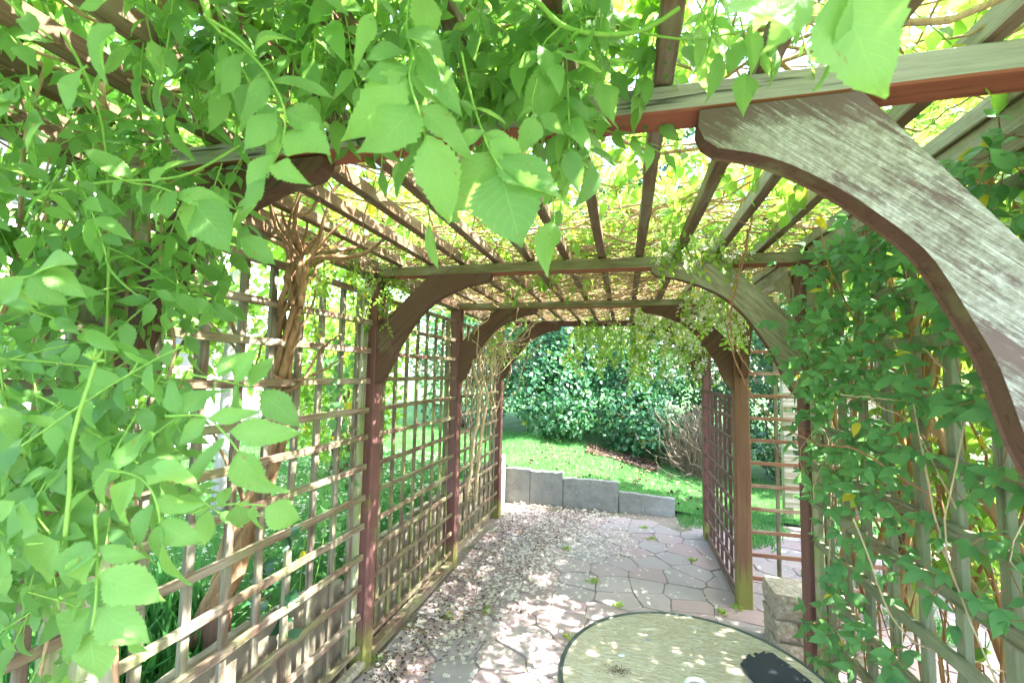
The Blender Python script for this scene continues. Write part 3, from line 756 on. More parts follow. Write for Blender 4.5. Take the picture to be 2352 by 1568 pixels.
# ================================================================== VINES
class Vine:
    def __init__(s): s.P = []; s.D = []; s.N = []; s.S = []; s.W = []; s.R = []
    def leaf(s, p, d, n, size, w=1.): s.P.append(p); s.D.append(d); s.N.append(n); s.S.append(size); s.W.append(w)
    def pinnate(s, base, d, n, length, pairs, size, droop=.35, term=1.15):
        "a compound leaf: rachis with pairs of leaflets and one at the tip"
        base = np.asarray(base, float); d = unit(np.asarray(d, float)); n = unit(np.asarray(n, float))
        side = unit(np.cross(d, n)); k = 7; pts = []; p = base.copy(); dd = d.copy()
        for i in range(k):
            pts.append(p.copy()); dd = unit(dd+np.array([0, 0, -droop/k])+rs.normal(0, .03, 3)); p = p+dd*length/(k-1)
        pts = np.array(pts); s.R.append(pts)
        for q in range(pairs):
            t = .22+.72*q/max(1, pairs-.3); x = t*(k-1); i = min(int(x), k-2); b = pts[i]+(pts[i+1]-pts[i])*(x-i); ax = unit(pts[i+1]-pts[i])
            for sg in (-1, 1):
                dv = unit(ax*.62+sg*side*.85+rs.normal(0, .09, 3)+np.array([0, 0, -.15]))
                s.leaf(b, dv, unit(n+rs.normal(0, .2, 3)), size*rs.uniform(.75, 1.1)*(1-.1*(q == 0)))
        ax = unit(pts[-1]-pts[-2]); s.leaf(pts[-1], unit(ax+rs.normal(0, .12, 3)), unit(n+rs.normal(0, .25, 3)), size*term)
    def ternate(s, base, d, n, length, size):
        base = np.asarray(base, float); d = unit(np.asarray(d, float)); n = unit(np.asarray(n, float)); side = unit(np.cross(d, n))
        tip = base+d*length; s.R.append(np.linspace(base, tip, 7))
        s.leaf(tip, unit(d+rs.normal(0, .1, 3)), unit(n+rs.normal(0, .25, 3)), size*1.15)
        for sg in (-1, 1): s.leaf(tip, unit(d*.45+sg*side+rs.normal(0, .12, 3)), unit(n+rs.normal(0, .3, 3)), size*rs.uniform(.8, 1))
    def build(s, name, temps, mat, parent, rmat=None, rr=.0012, rname='leaf_stalks'):
        o = leaves(name, temps, s.P, s.D, s.N, s.S, mat, parent, np.array(s.W))
        if s.R: tubes(rname, np.array(s.R), np.full(len(s.R), rr), rmat, parent, 4)
        return o
def wander(p0, p1, n=14, amp=.06, sag=0.):
    p0 = np.asarray(p0, float); p1 = np.asarray(p1, float); t = np.linspace(0, 1, n)[:, None]
    L_ = np.linalg.norm(p1-p0); out = p0+(p1-p0)*t
    for f in (1, 2, 3, 5):
        ph = rs.uniform(0, 2*PI, 3); out = out+amp*L_/f*np.sin(t*f*PI*rs.uniform(.8, 1.3)+ph)*rs.uniform(-1, 1, 3)-amp*L_/f*np.sin(ph)*0
    out += (p0-out[0])*(1-t)+(p1-out[-1])*t
    out[:, 2] -= sag*4*(t*(1-t))[:, 0]
    return out
ZR = ZU+.055+.05                                       # top of the rafters
# ---- 1. the woody vine: gnarled trunk through the near left trellis, fanning out over the roof
V1 = empty('woody_vine', (-1.45, 1.32, .3), 'old woody vine whose twisted brown trunk rises through the near left trellis', 'climbing vine')
tk = MB()
base = at(478, 1440, 2.05); 
key = [at(470, 1460, 1.77), at(520, 1330, 1.78), at(560, 1200, 1.83), at(612, 1090, 1.90), at(640, 980, 1.90), at(648, 880, 1.85), at(655, 780, 1.80), at(668, 690, 1.76), at(685, 610, 1.75)]
key = [np.array(k_) for k_ in key]
for q in range(6):
    ph = q*PI/3+.3; pts = curve(key, 34); n_ = len(pts); tt = np.linspace(0, 1, n_)
    rad = np.interp(tt, [0, .3, .6, 1], [.036, .030, .026, .034]); tw = 3.2*tt*PI+ph
    pts = pts+np.stack([np.cos(tw)*rad, np.sin(tw)*rad, 0*tw], 1)+rs.normal(0, .0025, (n_, 3))
    tk.tube(pts, [[.036, .03, .02, .013, .011, .010], [.04, .034, .024, .018, .015, .013], [.02, .016, .012, .009, .008, .007]][q % 3], 8)
tk.build('trunk', B['vine'], V1, True)
fan = MB(); crown = at(684, 612, 1.75)
ends = [(560, 300, 1.35), (600, 180, 1.3), (655, 330, 1.7), (690, 200, 1.5), (720, 330, 1.75), (760, 400, 2.0), (800, 300, 1.7), (830, 420, 2.1), (880, 470, 2.4), (930, 500, 2.6), (960, 420, 2.1), (620, 480, 1.8), (700, 460, 2.0), (1000, 540, 3.0), (840, 540, 2.6), (560, 420, 1.6), (760, 250, 1.5), (900, 380, 2.)]
for (x, y, dd) in ends:
    e = at(x, y, dd); e[2] = max(min(e[2], ZR+.12), 2.1)
    mid = crown+(e-crown)*.45+rs.normal(0, .03, 3)+np.array([0, 0, -.03])
    p = curve([crown+rs.normal(0, .016, 3)+np.array([0, 0, -.14]), crown+rs.normal(0, .012, 3)+(e-crown)*.12, mid, e, e+(e-crown)*np.array([.6, .6, .0])+rs.normal(0, .1, 3)*np.array([1, 1, .25])], 22)
    p += np.cumsum(rs.normal(0, .003, p.shape), axis=0)
    fan.tube(p, [.011, .010, .008, .006, .004] if rs.rand() < .4 else [.0075, .0065, .005, .004, .003], 6)
for (pts, r0) in (([(650, 870), (590, 850), (520, 720), (430, 610), (380, 560)], .011), ([(655, 900), (600, 880), (530, 790), (470, 730)], .008), ([(650, 905), (690, 880), (740, 800), (780, 770)], .008), ([(652, 880), (720, 860), (790, 820)], .007),
                  ([(660, 830), (700, 740), (730, 640), (700, 560)], .006), ([(575, 1180), (520, 1060), (480, 980)], .01), ([(640, 900), (600, 960), (560, 1000)], .006), ([(690, 560), (640, 700), (600, 800), (580, 870)], .006)):
    p = curve([at(x, y, 1.80+rs.uniform(-.05, .08)) for x, y in pts], 18); p += rs.normal(0, .003, p.shape); fan.tube(p, [r0, r0*.8, r0*.5], 6)
fan.build('branch_fan', B['vine'], V1, True)
# long thin stems over the first bays of the roof
PL = []; RR = []
for q in range(330):
    a = np.array([rs.uniform(-1.6, 1.15), rs.uniform(-.1, 2.6), ZR+rs.uniform(.0, .22)]); th = rs.uniform(0, 2*PI); ln = rs.uniform(.4, 1.3)
    PL.append(wander(a, a+np.array([math.cos(th)*ln, math.sin(th)*ln, rs.uniform(-.03, .15)]), 14, .10)); RR.append(rs.choice([.0025, .004, .006, .010], p=[.55, .30, .11, .04]))
tubes('roof_stems', PL, RR, B['twig'], V1, 5)
v = Vine()
n = 2700
for q in range(n):
    x = rs.uniform(-2.3, 1.7); y = rs.uniform(-.5, 3.1)
    if rs.rand() < .12 and x > -.2 : continue
    z = ZR+.10+abs(rs.normal(0, .18))+.1*math.sin(x*3)*math.cos(y*2.3)
    d = rdir(1, (0, 0, -.1), .7)[0]; nn = rdir(1, (0, 0, 1.), .45)[0]
    v.pinnate((x, y, z), d, nn, rs.uniform(.11, .2), 4, rs.uniform(.04, .065), .5)
v.build('foliage', SMALL, L['roof'], V1, B['green'], .0012)
# ---- 2. thatch of thin stems over the far bays with pale green leaves on top
V2 = empty('jasmine', (XR+.12, 3.9, 0), 'white flowering jasmine whose brown stems thatch the far end of the pergola roof', 'climbing plant')
PL = []; RR = []
for q in range(2200):
    y0 = rs.uniform(1.9, 5.0); x0 = rs.uniform(-1.55, 1.1); th = rs.normal(0, .75)+(PI if rs.rand() < .5 else 0); ln = rs.uniform(.35, 1.1)
    dens = .45 if y0 < 2.5 else 1.
    if rs.rand() > dens: continue
    a = np.array([x0, y0, ZR-.01+abs(rs.normal(0, .05))]); b_ = a+np.array([math.cos(th)*ln, math.sin(th)*ln, rs.normal(0, .025)])
    b_[0] = np.clip(b_[0], -1.7, 1.3); b_[1] = np.clip(b_[1], 1.7, 5.15)
    PL.append(wander(a, b_, 12, .09)); RR.append(rs.choice([.0018, .003, .0045], p=[.5, .35, .15]))
tubes('roof_thatch', PL, RR, B['twig'], V2, 3)
v = Vine()
for q in range(4000):
    x = rs.uniform(-1.9, 1.4); y = rs.uniform(2.0, 5.3); z = ZR+.07+abs(rs.normal(0, .12))
    v.pinnate((x, y, z), rdir(1, (0, 0, 0))[0], rdir(1, (0, 0, 1), .5)[0], rs.uniform(.08, .13), 3, rs.uniform(.025, .04), .4)
# curtain drooping past the far beam, and the flowering tuft at the right
F_P, F_D, F_N, F_S = [], [], [], []
dro = []
def droop(x0, x1, y0, y1, n, lmin, lmax, fl, ztop=2.16, spread=.05):
    for q in range(n):
        a = np.array([rs.uniform(x0, x1), rs.uniform(y0, y1), ztop+rs.uniform(-.04, .08)]); ln = rs.uniform(lmin, lmax)
        b_ = a+np.array([rs.normal(0, spread), rs.normal(0, spread), -ln]); p = wander(a, b_, 12, .07); dro.append(p)
        for k in range(int(ln/.028)):
            u_ = rs.rand(); i = int(u_*11); pt = p[i]+(p[min(11, i+1)]-p[i])*(u_*11-i)
            v.pinnate(pt, rdir(1, (0, -.2, -.7), .7)[0], rdir(1, (0, -.8, .6), .5)[0], rs.uniform(.04, .08), 2, rs.uniform(.018, .034), .5)
            if rs.rand() < fl:
                for z_ in range(rs.randint(1, 4)):
                    F_P.append(pt+rs.normal(0, .022, 3)); F_N.append(rdir(1, (0, -1, .3), .5)[0]); F_D.append(rdir(1)[0]); F_S.append(rs.uniform(.012, .020))
droop(-.55, .45, 4.62, 5.05, 70, .12, .6, .3)
droop(-.1, .25, 4.7, 5.0, 16, .4, .8, .3)
droop(.35, .95, 4.5, 5.0, 40, .15, .75, .9)
droop(.05, .62, 3.6, 4.6, 26, .06, .45, .9)
droop(.42, .72, 2.5, 3.3, 34, .05, .42, .8)
droop(.15, .6, 1.95, 2.3, 26, .04, .20, .6, 2.14)
droop(-1.25, -1.0, 3.5, 4.9, 16, .1, .5, .2)
droop(-1.35, -1.2, 1.5, 2.4, 16, .1, .5, .05)
v.build('foliage', SMALL, L['jasmine'], V2, B['green'], .0009)
tubes('hanging_shoots', dro, np.full(len(dro), .0016), B['green'], V2, 4)
leaves('flowers', FLORET, F_P, F_D, F_N, F_S, PETAL, V2)
jt = MB()
for (x, y, dd) in (((1075, 960, 3.6)), ((1090, 980, 3.7))):
    p = curve([at(x+rs.uniform(-10, 10), 1150, dd+.05), at(x+15, 1000, dd), at(x+28, 900, dd), at(x+10, 820, dd), at(x+50, 760, dd), at(x+110, 715, dd)], 30); p += rs.normal(0, .004, p.shape); jt.tube(p, [.017, .014, .011, .008], 7)
for q in range(36):
    a = at(rs.uniform(1060, 1140), rs.uniform(820, 1010), rs.uniform(3.5, 4.2)); b_ = at(rs.uniform(1050, 1250), rs.uniform(700, 790), rs.uniform(3.3, 4.2)); b_[2] = min(b_[2], 2.16)
    jt.tube(wander(a, b_, 14, .12), rs.uniform(.002, .006), 5)
jt.build('stems', B['pale'], V2, True)
# ---- 3. clematis on the near right trellis
V3 = empty('clematis', (.93, 1.6, 0), 'leafy clematis with pointed green leaflets covering the near right trellis', 'climbing plant')
v = Vine(); st = []
def cl(x, y, z, s0=.05):
    d = rdir(1, (-.55, -.35, -.35), .55)[0]; nn = rdir(1, (-.45, -.65, .55), .4)[0]
    v.ternate((x, y, z), d, nn, rs.uniform(.03, .07), s0*rs.uniform(.75, 1.25))
for q in range(880):
    y = rs.uniform(.98, 2.0); z = 2.05-1.65*rs.rand()**1.25
    if z < 1.15 and rs.rand() < .45+.3*(y < 1.45): continue
    if z < 1.5 and y < 1.3 and rs.rand() < .5: continue
    cl(rs.normal(.735, .026), y, z, .042)
for q in range(16): cl(rs.normal(.76, .01), rs.normal(2.03, .04), rs.uniform(.3, 1.6), .034)     # round the right post
for q in range(70): cl(rs.normal(.66, .05), rs.normal(1.78, .16), rs.normal(1.70, .16), .045)
v.build('foliage', LANCE, L['clematis'], V3, B['red'], .0011)
v = Vine()
for q in range(300): cl(rs.uniform(.86, 1.2), rs.uniform(.7, 2.3), rs.uniform(.9, 2.3), .05)
for q in range(300): cl(rs.uniform(.95, 1.3), rs.uniform(1.1, 1.8), rs.uniform(1.4, 2.2), .055)  # extra outer leaves added to shade the table from the sun
v.build('outer_foliage', LANCE, L['back'], V3, B['red'], .0011)
for q in range(11):
    a = np.array([rs.normal(.72, .03), rs.uniform(1.0, 2.25), rs.uniform(1.4, 2.1)]); st.append(wander(a, a+np.array([rs.normal(0, .08), rs.normal(0, .35), -rs.uniform(.2, 1.1)]), 14, .10))
tubes('stems', st, rs.uniform(.001, .0024, len(st)), B['pale'], V3, 4)
for (x, y, r_, mt_) in ((.90, 1.25, .02, 0), (.95, 1.45, .014, 0), (.98, 1.15, .012, 0), (1.05, 1.75, .02, 0), (.92, 1.9, .010, 0), (1.1, 1.35, .016, 0), (.88, 1.62, .008, 0), (1.02, 2.1, .012, 0)):
    pass
wd = []
for q in range(64):
    x = rs.uniform(.87, 1.3); y = rs.uniform(.95, 2.3); wd.append(wander((x, y, -.02), (x+rs.normal(0, .12), y+rs.normal(0, .12), rs.uniform(1.9, 2.4)), 14, .07))
tubes('woody_canes', wd, rs.choice([.003, .005, .008, .014], len(wd), p=[.35, .3, .25, .1]), B['canes'], V3, 7)
# one yellow leaf near the top of the right post
a = at(1800, 620, 1.9); b_ = at(1887, 614, 1.85)
leaves('yellow_leaf', [HERO[0]], [a], [b_-a], [(-.1, -.6, .9)], [np.linalg.norm(b_-a)], L['yellow'], V3, np.array([.45]))
# ---- 4. the trumpet vine close to the camera
V4 = empty('trumpet_vine', (-1.15, .55, 0), 'trumpet vine with big serrated green leaflets hanging close in front, top and left', 'climbing vine')
v = Vine()
def inside(poly, x, y):
    c = False; n_ = len(poly); j = n_-1
    for i in range(n_):
        if (poly[i][1] > y) != (poly[j][1] > y) and x < (poly[j][0]-poly[i][0])*(y-poly[i][1])/(poly[j][1]-poly[i][1])+poly[i][0]: c = not c
        j = i
    return c
def fill(poly, n, d0, d1, size=(.04, .058), down=.5, pairs=(3, 5)):
    n = int(n*1.4); xs = [p[0] for p in poly]; ys = [p[1] for p in poly]; k = 0
    while k < n:
        x, y = rs.uniform(min(xs), max(xs)), rs.uniform(min(ys), max(ys))
        if not inside(poly, x, y): continue
        k += 1; p = at(x, y, rs.uniform(d0, d1))
        d = rdir(1, (.0, -.1, -down), .5)[0]; nn = rdir(1, (.1, -.75, .55), .38)[0]
        v.pinnate(p-d*.05, d, nn, rs.uniform(.13, .20), rs.randint(*pairs), rs.uniform(*size), .4)
# roof mass above and left of the camera
fill([(-150, -120), (1380, -120), (1330, 120), (1240, 200), (900, 230), (600, 200), (-150, 200)], 150, .75, 1.25)
fill([(250, -120), (1430, -120), (1400, 190), (1200, 230), (800, 200), (500, 90)], 85, .62, 1.)
fill([(-150, 150), (330, 150), (420, 420), (430, 640), (330, 800), (-150, 900)], 75, .8, 1.35)
fill([(-150, 250), (180, 300), (250, 700), (200, 1250), (-150, 1350)], 60, .6, .95)
fill([(150, 330), (560, 400), (520, 640), (330, 720), (200, 640)], 26, .75, 1.05)
fill([(-150, 850), (430, 820), (500, 1010), (420, 1150), (200, 1220), (-150, 1500)], 42, .6, .95)
fill([(740, 150), (1400, 120), (1440, 290), (1300, 330), (800, 250)], 30, .7, 1.05)
fill([(1400, -60), (1900, -100), (1840, 120), (1700, 170), (1520, 80)], 12, .75, 1.1)
fill([(60, 1250), (230, 1200), (200, 1560), (-60, 1620), (-100, 1300)], 9, .6, .9)
v.build('foliage', MID, L['trumpet_far'], V4, B['green'], .0014)
# dark wall of leaves beyond the left post, outside the pergola
v = Vine()
for q in range(420):
    p = np.array([rs.uniform(-2.3, -1.42), rs.uniform(-.4, 1.35), rs.uniform(.9, 2.7)])
    v.pinnate(p, rdir(1, (.2, -.2, -.4), .6)[0], rdir(1, (.5, -.5, .6), .5)[0], rs.uniform(.1, .16), 3, rs.uniform(.04, .06), .4)
for q in range(420):
    p = np.array([rs.uniform(-1.9, .4), rs.uniform(-.2, 1.1), rs.uniform(2.18, 2.6)])
    v.pinnate(p, rdir(1, (0, 0, -.4), .6)[0], rdir(1, (0, -.2, 1), .5)[0], rs.uniform(.1, .16), 3, rs.uniform(.045, .065), .5)
v.build('outer_foliage', MID, L['trumpet_far'], V4, B['green'], .0014)
# sprays close to the lens, leaflet by leaflet: (base, tip, width factor); rachis points; depth in metres
SPR = [
 (.52, [(450, -30), (480, 45), (560, 110), (622, 183), (655, 260), (650, 325), (620, 390)], [(584, 117, 645, 36, .9), (564, 119, 472, 213, .8), (630, 188, 762, 213, .72), (620, 183, 516, 262, .8), (655, 254, 780, 312, 1.05), (632, 254, 553, 332, .95), (655, 302, 764, 374, 1.1), (645, 310, 557, 390, .8), (625, 376, 692, 414, .9), (630, 350, 548, 434, .7), (615, 401, 536, 480, .6), (640, 280, 600, 345, .6)]),
 (.50, [(945, -30), (934, 70), (949, 129), (940, 176), (961, 254), (978, 312)], [(978, 312, 1047, 500, 1.05), (953, 242, 857, 345, 1.25), (961, 244, 1094, 342, .9), (934, 176, 786, 300, 1.0), (941, 172, 1040, 256, .6), (936, 120, 832, 100, 1.1), (940, 150, 838, 165, 1.), (934, 72, 1046, 118, .9), (859, 35, 795, 112, .9), (961, 129, 1060, 260, .8), (960, -25, 1025, 72, 1.5), (905, 40, 850, -30, 1.)]),
 (.54, [(1060, 120), (1074, 187), (1098, 273), (1127, 348), (1152, 390)], [(1127, 352, 1052, 506, 1.15), (1137, 348, 1290, 490, .9), (1148, 392, 1196, 562, 1.7), (1113, 309, 1205, 345, 1.1), (1094, 250, 1166, 278, .85), (1094, 255, 1055, 235, .8), (1113, 300, 1040, 330, .8), (1120, 320, 1220, 400, 1.)]),
 (.62, [(1290, 60), (1250, 100), (1246, 148)], [(1246, 148, 1246, 281, 1.0), (1270, 145, 1287, 206, .8), (1281, 117, 1370, 178, .9), (1240, 120, 1180, 150, .9), (1235, 100, 1270, 190, .7)]),
 (.66, [(1400, 80), (1390, 140), (1379, 187)], [(1379, 187, 1408, 268, 1.1), (1395, 140, 1455, 120, .9), (1385, 150, 1330, 175, .9), (1390, 100, 1440, 80, .9)]),
 (.60, [(1235, 180), (1222, 240), (1228, 275)], [(1230, 270, 1212, 338, 1.1), (1240, 262, 1295, 306, 1.), (1225, 250, 1180, 270, .8)]),
 (.70, [(1600, 0), (1625, 50), (1650, 100)], [(1607, 56, 1622, 140, .9), (1653, 122, 1650, 206, .8), (1640, 60, 1690, 90, .8), (1620, 30, 1570, 60, .8)]),
 (.72, [(1700, 40), (1712, 100), (1714, 165)], [(1714, 168, 1705, 252, 1.), (1724, 61, 1736, 172, .8), (1700, 90, 1680, 160, 1.), (1745, 110, 1775, 175, .8), (1760, 120, 1800, 165, .7), (1770, 90, 1820, 150, .6)]),
 (.34, [(1700, -60), (1850, -40), (1930, -20)], [(1700, -20, 1800, 105, 1.5), (1917, -20, 2068, 198, 1.7), (1850, -30, 1830, 70, 1.1), (1790, -40, 1730, 60, .9), (1950, -30, 1995, 150, .6)]),
 (.62, [(1268, 440), (1272, 480), (1273, 512)], [(1273, 512, 1237, 616, .95)]),
 (.66, [(982, 470), (986, 500), (985, 516)], [(985, 516, 997, 620, .55)]),
 (.60, [(985, 420), (990, 450)], [(992, 455, 1058, 512, 1.1), (975, 360, 885, 420, 1.)]),
 (.62, [(560, 470), (540, 480)], [(590, 470, 520, 520, 1.5), (553, 545, 633, 606, 1.1)]),
 (.55, [(379, 955), (471, 957), (517, 996), (548, 1037)], [(548, 1037, 620, 1158, 1.25), (527, 991, 685, 997, .72), (476, 960, 602, 948, .6), (512, 1006, 446, 1112, .8), (476, 960, 406, 1024, .9), (420, 947, 494, 872, 1.), (409, 950, 376, 870, 1.)]),
 (.62, [(440, 860), (501, 872), (573, 890), (600, 903)], [(501, 868, 529, 792, 1.1), (537, 878, 576, 803, 1.05), (573, 888, 625, 818, .95), (596, 901, 684, 968, 1.05), (540, 885, 560, 960, .9), (500, 875, 470, 950, .9)]),
 (.50, [(240, 1078), (290, 1085), (327, 1101), (358, 1149), (368, 1200)], [(358, 1144, 458, 1176, 1.), (353, 1154, 278, 1262, .8), (368, 1195, 443, 1262, 1.), (368, 1206, 381, 1362, .95), (333, 1093, 444, 1072, .85), (302, 1083, 402, 1040, .9), (266, 1078, 330, 992, .7), (307, 1098, 243, 1216, .8), (250, 1080, 215, 1170, .8)]),
 (.46, [(218, 1180), (222, 1260), (223, 1328), (220, 1385), (210, 1446)], [(210, 1446, 205, 1590, 1.25), (225, 1395, 330, 1475, .95), (210, 1395, 124, 1512, .9), (225, 1323, 352, 1364, .95), (215, 1344, 120, 1430, .8), (220, 1282, 118, 1364, .9), (225, 1257, 322, 1292, .85), (220, 1262, 138, 1303, .9)]),
 (.56, [(440, 1178), (461, 1170), (532, 1157), (604, 1160)], [(609, 1165, 695, 1203, 1.25), (542, 1160, 560, 1234, 1.2), (583, 1159, 585, 1225, .8), (476, 1175, 474, 1246, 1.25), (500, 1160, 530, 1110, 1.), (450, 1140, 480, 1100, .9)]),
 (.50, [(60, 1250), (133, 1242)], [(133, 1242, 48, 1328, 1.4), (40, 1165, 102, 1222, 1.2), (0, 1275, 40, 1322, 1.5), (-20, 930, 28, 1020, 1.3), (30, 1150, -30, 1200, 1.)]),
 (.60, [(250, 400), (290, 416), (355, 427), (447, 462)], [(350, 421, 398, 338, .95), (305, 406, 196, 352, 1.), (447, 467, 516, 557, 1.2), (406, 447, 495, 437, .8), (432, 457, 434, 536, .9), (385, 437, 391, 510, .9), (375, 432, 322, 512, 1.), (330, 420, 300, 480, .9), (290, 410, 240, 440, 1.)]),
 (.50, [(0, 640), (66, 635), (107, 614)], [(66, 635, 134, 714, 1.1), (56, 640, -10, 700, 1.1), (107, 614, 196, 683, 1.), (40, 640, 60, 712, 1.), (90, 618, 150, 585, .9)]),
 (.45, [(-20, -30), (60, 40), (120, 90)], [(200, 150, 100, 230, .9), (260, 60, 190, 160, 1.), (180, 20, 300, -10, 1.), (60, 30, 55, 60, .8), (300, 120, 150, 150, .7)]),
 (.48, [(-30, 240), (40, 260)], [(40, 205, -30, 240, 1.2), (20, 210, 42, 250, 1.), (100, 280, 40, 340, 1.)]),
]
for (dep, ra, lv) in SPR:
    rsk = [at(x, y, dep+.012*math.sin(i*1.3)) for i, (x, y) in enumerate(ra)]
    P_, D_, N_, S_, W_ = [], [], [], [], []
    for (x0, y0, x1, y1, wf) in lv:
        a = at(x0, y0, dep+rs.uniform(-.006, .006)); b_ = at(x1, y1, dep+rs.uniform(-.03, .02)); P_.append(a); D_.append(b_-a); S_.append(np.linalg.norm(b_-a)*1.02); W_.append(wf)
        N_.append(unit(-CF*.85+np.array([0, 0, .35])+rs.normal(0, .22, 3)))
    o = leaves('leaf_spray', HERO, P_, D_, N_, S_, L['trumpet'], V4, np.array(W_)*1.05*rs.uniform(.88, 1.12, len(W_)))
    b = MB(); b.tube(curve(rsk, 16), [.0016, .0011], 6)
    b.build('leaf_stalk', B['green'], o, True)
# main shoots
for (dep, pts, r_) in ((.47, [(150, 1230), (160, 1119), (163, 1032), (180, 955), (205, 880), (220, 830)], [.0022, .0018]), (.55, [(480, 45), (470, 0), (440, -80)], [.004, .004]), (.62, [(1150, -60), (1230, 0), (1290, 58), (1400, 80), (1475, 70), (1560, 20)], [.004, .003]),
                       (.52, [(480, 45), (530, 75), (590, 130)], [.002, .0015]), (.7, [(1340, -40), (1420, 50), (1560, 90), (1760, 60)], [.0025, .0015]), (.75, [(-60, 430), (120, 440), (230, 420), (430, 400), (560, 330)], [.003, .002]),
                       (.8, [(60, -60), (230, 260), (250, 500), (245, 760), (225, 1180)], [.003, .002]), (.75, [(1000, -80), (1040, 80), (1060, 120)], [.003, .002])):
    sh = MB(); sh.tube(curve([at(x, y, dep) for x, y in pts], 24), r_, 7)
    if len(pts) == 6 and dep == .47: bud = sh
    else: sh.build('green_shoot', B['green'], V4, True)
a = at(222, 828, .47); sh = bud
for q in range(16):
    d = rdir(1, (0, 0, 1.), .8)[0]; sh.tube([a, a+d*.006, a+d*.014], [.0015, .002, .0006], 5)
sh.build('green_shoot', B['green'], V4, True)
ws = MB()
for q in range(26):
    a = np.array([rs.uniform(-1.7, .2), rs.uniform(-.3, .6), ZR+rs.uniform(0, .2)]); ws.tube(wander(a, a+np.array([rs.uniform(-.6, .6), rs.uniform(.1, 1.), rs.uniform(-.05, .1)]), 16, .1), rs.choice([.004, .006, .01]), 6)
for q in range(12):
    a = np.array([rs.uniform(-1.5, -1.0), rs.uniform(.3, .85), ZR]); ws.tube(wander(a, a+np.array([rs.uniform(-.2, .15), rs.uniform(-.2, .2), -rs.uniform(.8, 1.9)]), 18, .05), rs.choice([.002, .003, .004]), 5)
ws.build('woody_stems', B['twig'], V4, True)
# clipped dry stub ends
st = MB(); st.tube(curve([at(1055, 132, .8), at(1075, 150, .79), at(1092, 178, .78)], 8), .004, 7); st.build('dry_stub', B['pale'], V4, True); st = MB(); st.tube(curve([at(1165, 243, .95), at(1215, 236, .93)], 6), .0055, 8); st.build('dry_stub', B['pale'], V4, True)
# ================================================================== SHRUBS AND TREES
def blob_pts(n, blobs, shell=.55):
    out = []; nr = []
    wts = np.array([b[3]*b[4]*b[5] for b in blobs])**.67; wts /= wts.sum()
    for q in range(n):
        b = blobs[rs.choice(len(blobs), p=wts)]; d = rdir(1)[0]; r = shell+(1-shell)*rs.rand()**.5; r *= 1+.18*math.sin(d[0]*7+b[0]*5)*math.cos(d[2]*6+b[1])
        out.append(np.array(b[:3])+d*np.array(b[3:6])*r); nr.append(d)
    return np.array(out), np.array(nr)
def shrub(loc, blobs, n, size, mat, label, cat='shrub', group=None, temps=None, stems=8, name='shrub', cut=None):
    t = empty(name, loc, label, cat, group)
    B_ = [(loc[0]+b[0], loc[1]+b[1], loc[2]+b[2], *b[3:6]) for b in blobs]
    P_, N_ = blob_pts(n, B_); k = P_[:, 2] > loc[2]+.03
    if cut: k &= cut(P_)
    P_, N_ = P_[k], N_[k]
    leaves('foliage', temps or OVAL, P_, unit(rs.normal(0, .8, P_.shape)+N_*.5+np.array([0, 0, -.1])), unit(N_*.9+rs.normal(0, .55, P_.shape)+np.array([0, 0, .5])), rs.uniform(size*.7, size*1.25, len(P_)), mat, t)
    m_ = MB()
    for q in range(stems):
        b = B_[rs.randint(len(B_))]; e = np.array(b[:3])+rdir(1)[0]*np.array(b[3:6])*.7; a = np.array(loc)+rs.normal(0, .08, 3)*np.array([1, 1, 0])-np.array([0, 0, .05])
        m_.tube(wander(a, e, 12, .06), [.022, .006], 6)
    m_.build('stems', B['tree'], t, True); return t
def gz(x, y): return float(lawn_h(x, y)) if (y > 5.36 or x < -1.45) else 0.
G4 = 'evergreen shrubs at the end of the garden'
shrub((-2.9, 7.9, gz(-2.9, 7.9)), [(0, 0, .9, 1., .8, 1.), (.3, .2, 2., .8, .7, .8), (-.7, .2, 1.6, .7, .6, .8)], 5200, .075, L['laurel'], 'glossy evergreen shrub at the far left, seen through the left trellis', group=G4)
shrub((-1.15, 7.3, gz(-1.15, 7.3)), [(0, 0, .62, .75, .6, .68), (-.4, .3, 1.3, .75, .6, .6), (.35, .35, 1.1, .65, .5, .6), (-.1, .5, 1.9, .8, .6, .5), (.1, -.25, .35, .55, .4, .38)], 9500, .074, L['laurel'], 'dense glossy evergreen bush on the left under the far beam, dotted with yellow leaves', group=G4)
shrub((.15, 7.4, gz(.15, 7.4)), [(0, 0, .55, .65, .5, .6), (.1, .4, 1.25, .65, .5, .6), (-.3, .5, 1.8, .7, .5, .5), (.25, -.2, .4, .5, .4, .42)], 8000, .074, L['laurel'], 'glossy evergreen bush in the middle of the far arch, right of the yellow dotted one', group=G4)
shrub((1.35, 8.4, gz(1.35, 8.4)), [(0, 0, 1.5, .8, .6, .8), (-.4, .2, 2.1, .8, .6, .6), (.3, .1, .7, .6, .5, .6)], 6500, .065, L['laurel2'], 'dark evergreen bush behind the dry twiggy one', group=G4)
shrub((2.35, 7.2, gz(2.35, 7.2)), [(0, 0, .7, .8, .7, .75), (.1, .2, 1.6, .8, .7, .7), (.7, .3, 1.2, .7, .7, .9), (-.3, .1, 2.2, .7, .6, .5)], 9000, .065, L['laurel2'], 'dark glossy shrub seen through the trellis wing beyond the doorway', group=G4)
shrub((4.1, 6.9, 0.05), [(0, 0, .9, 1., .8, .95), (.2, .2, 2., .9, .8, .8)], 5200, .075, L['laurel2'], 'dark glossy shrub at the far right behind the slat fence', group=G4)
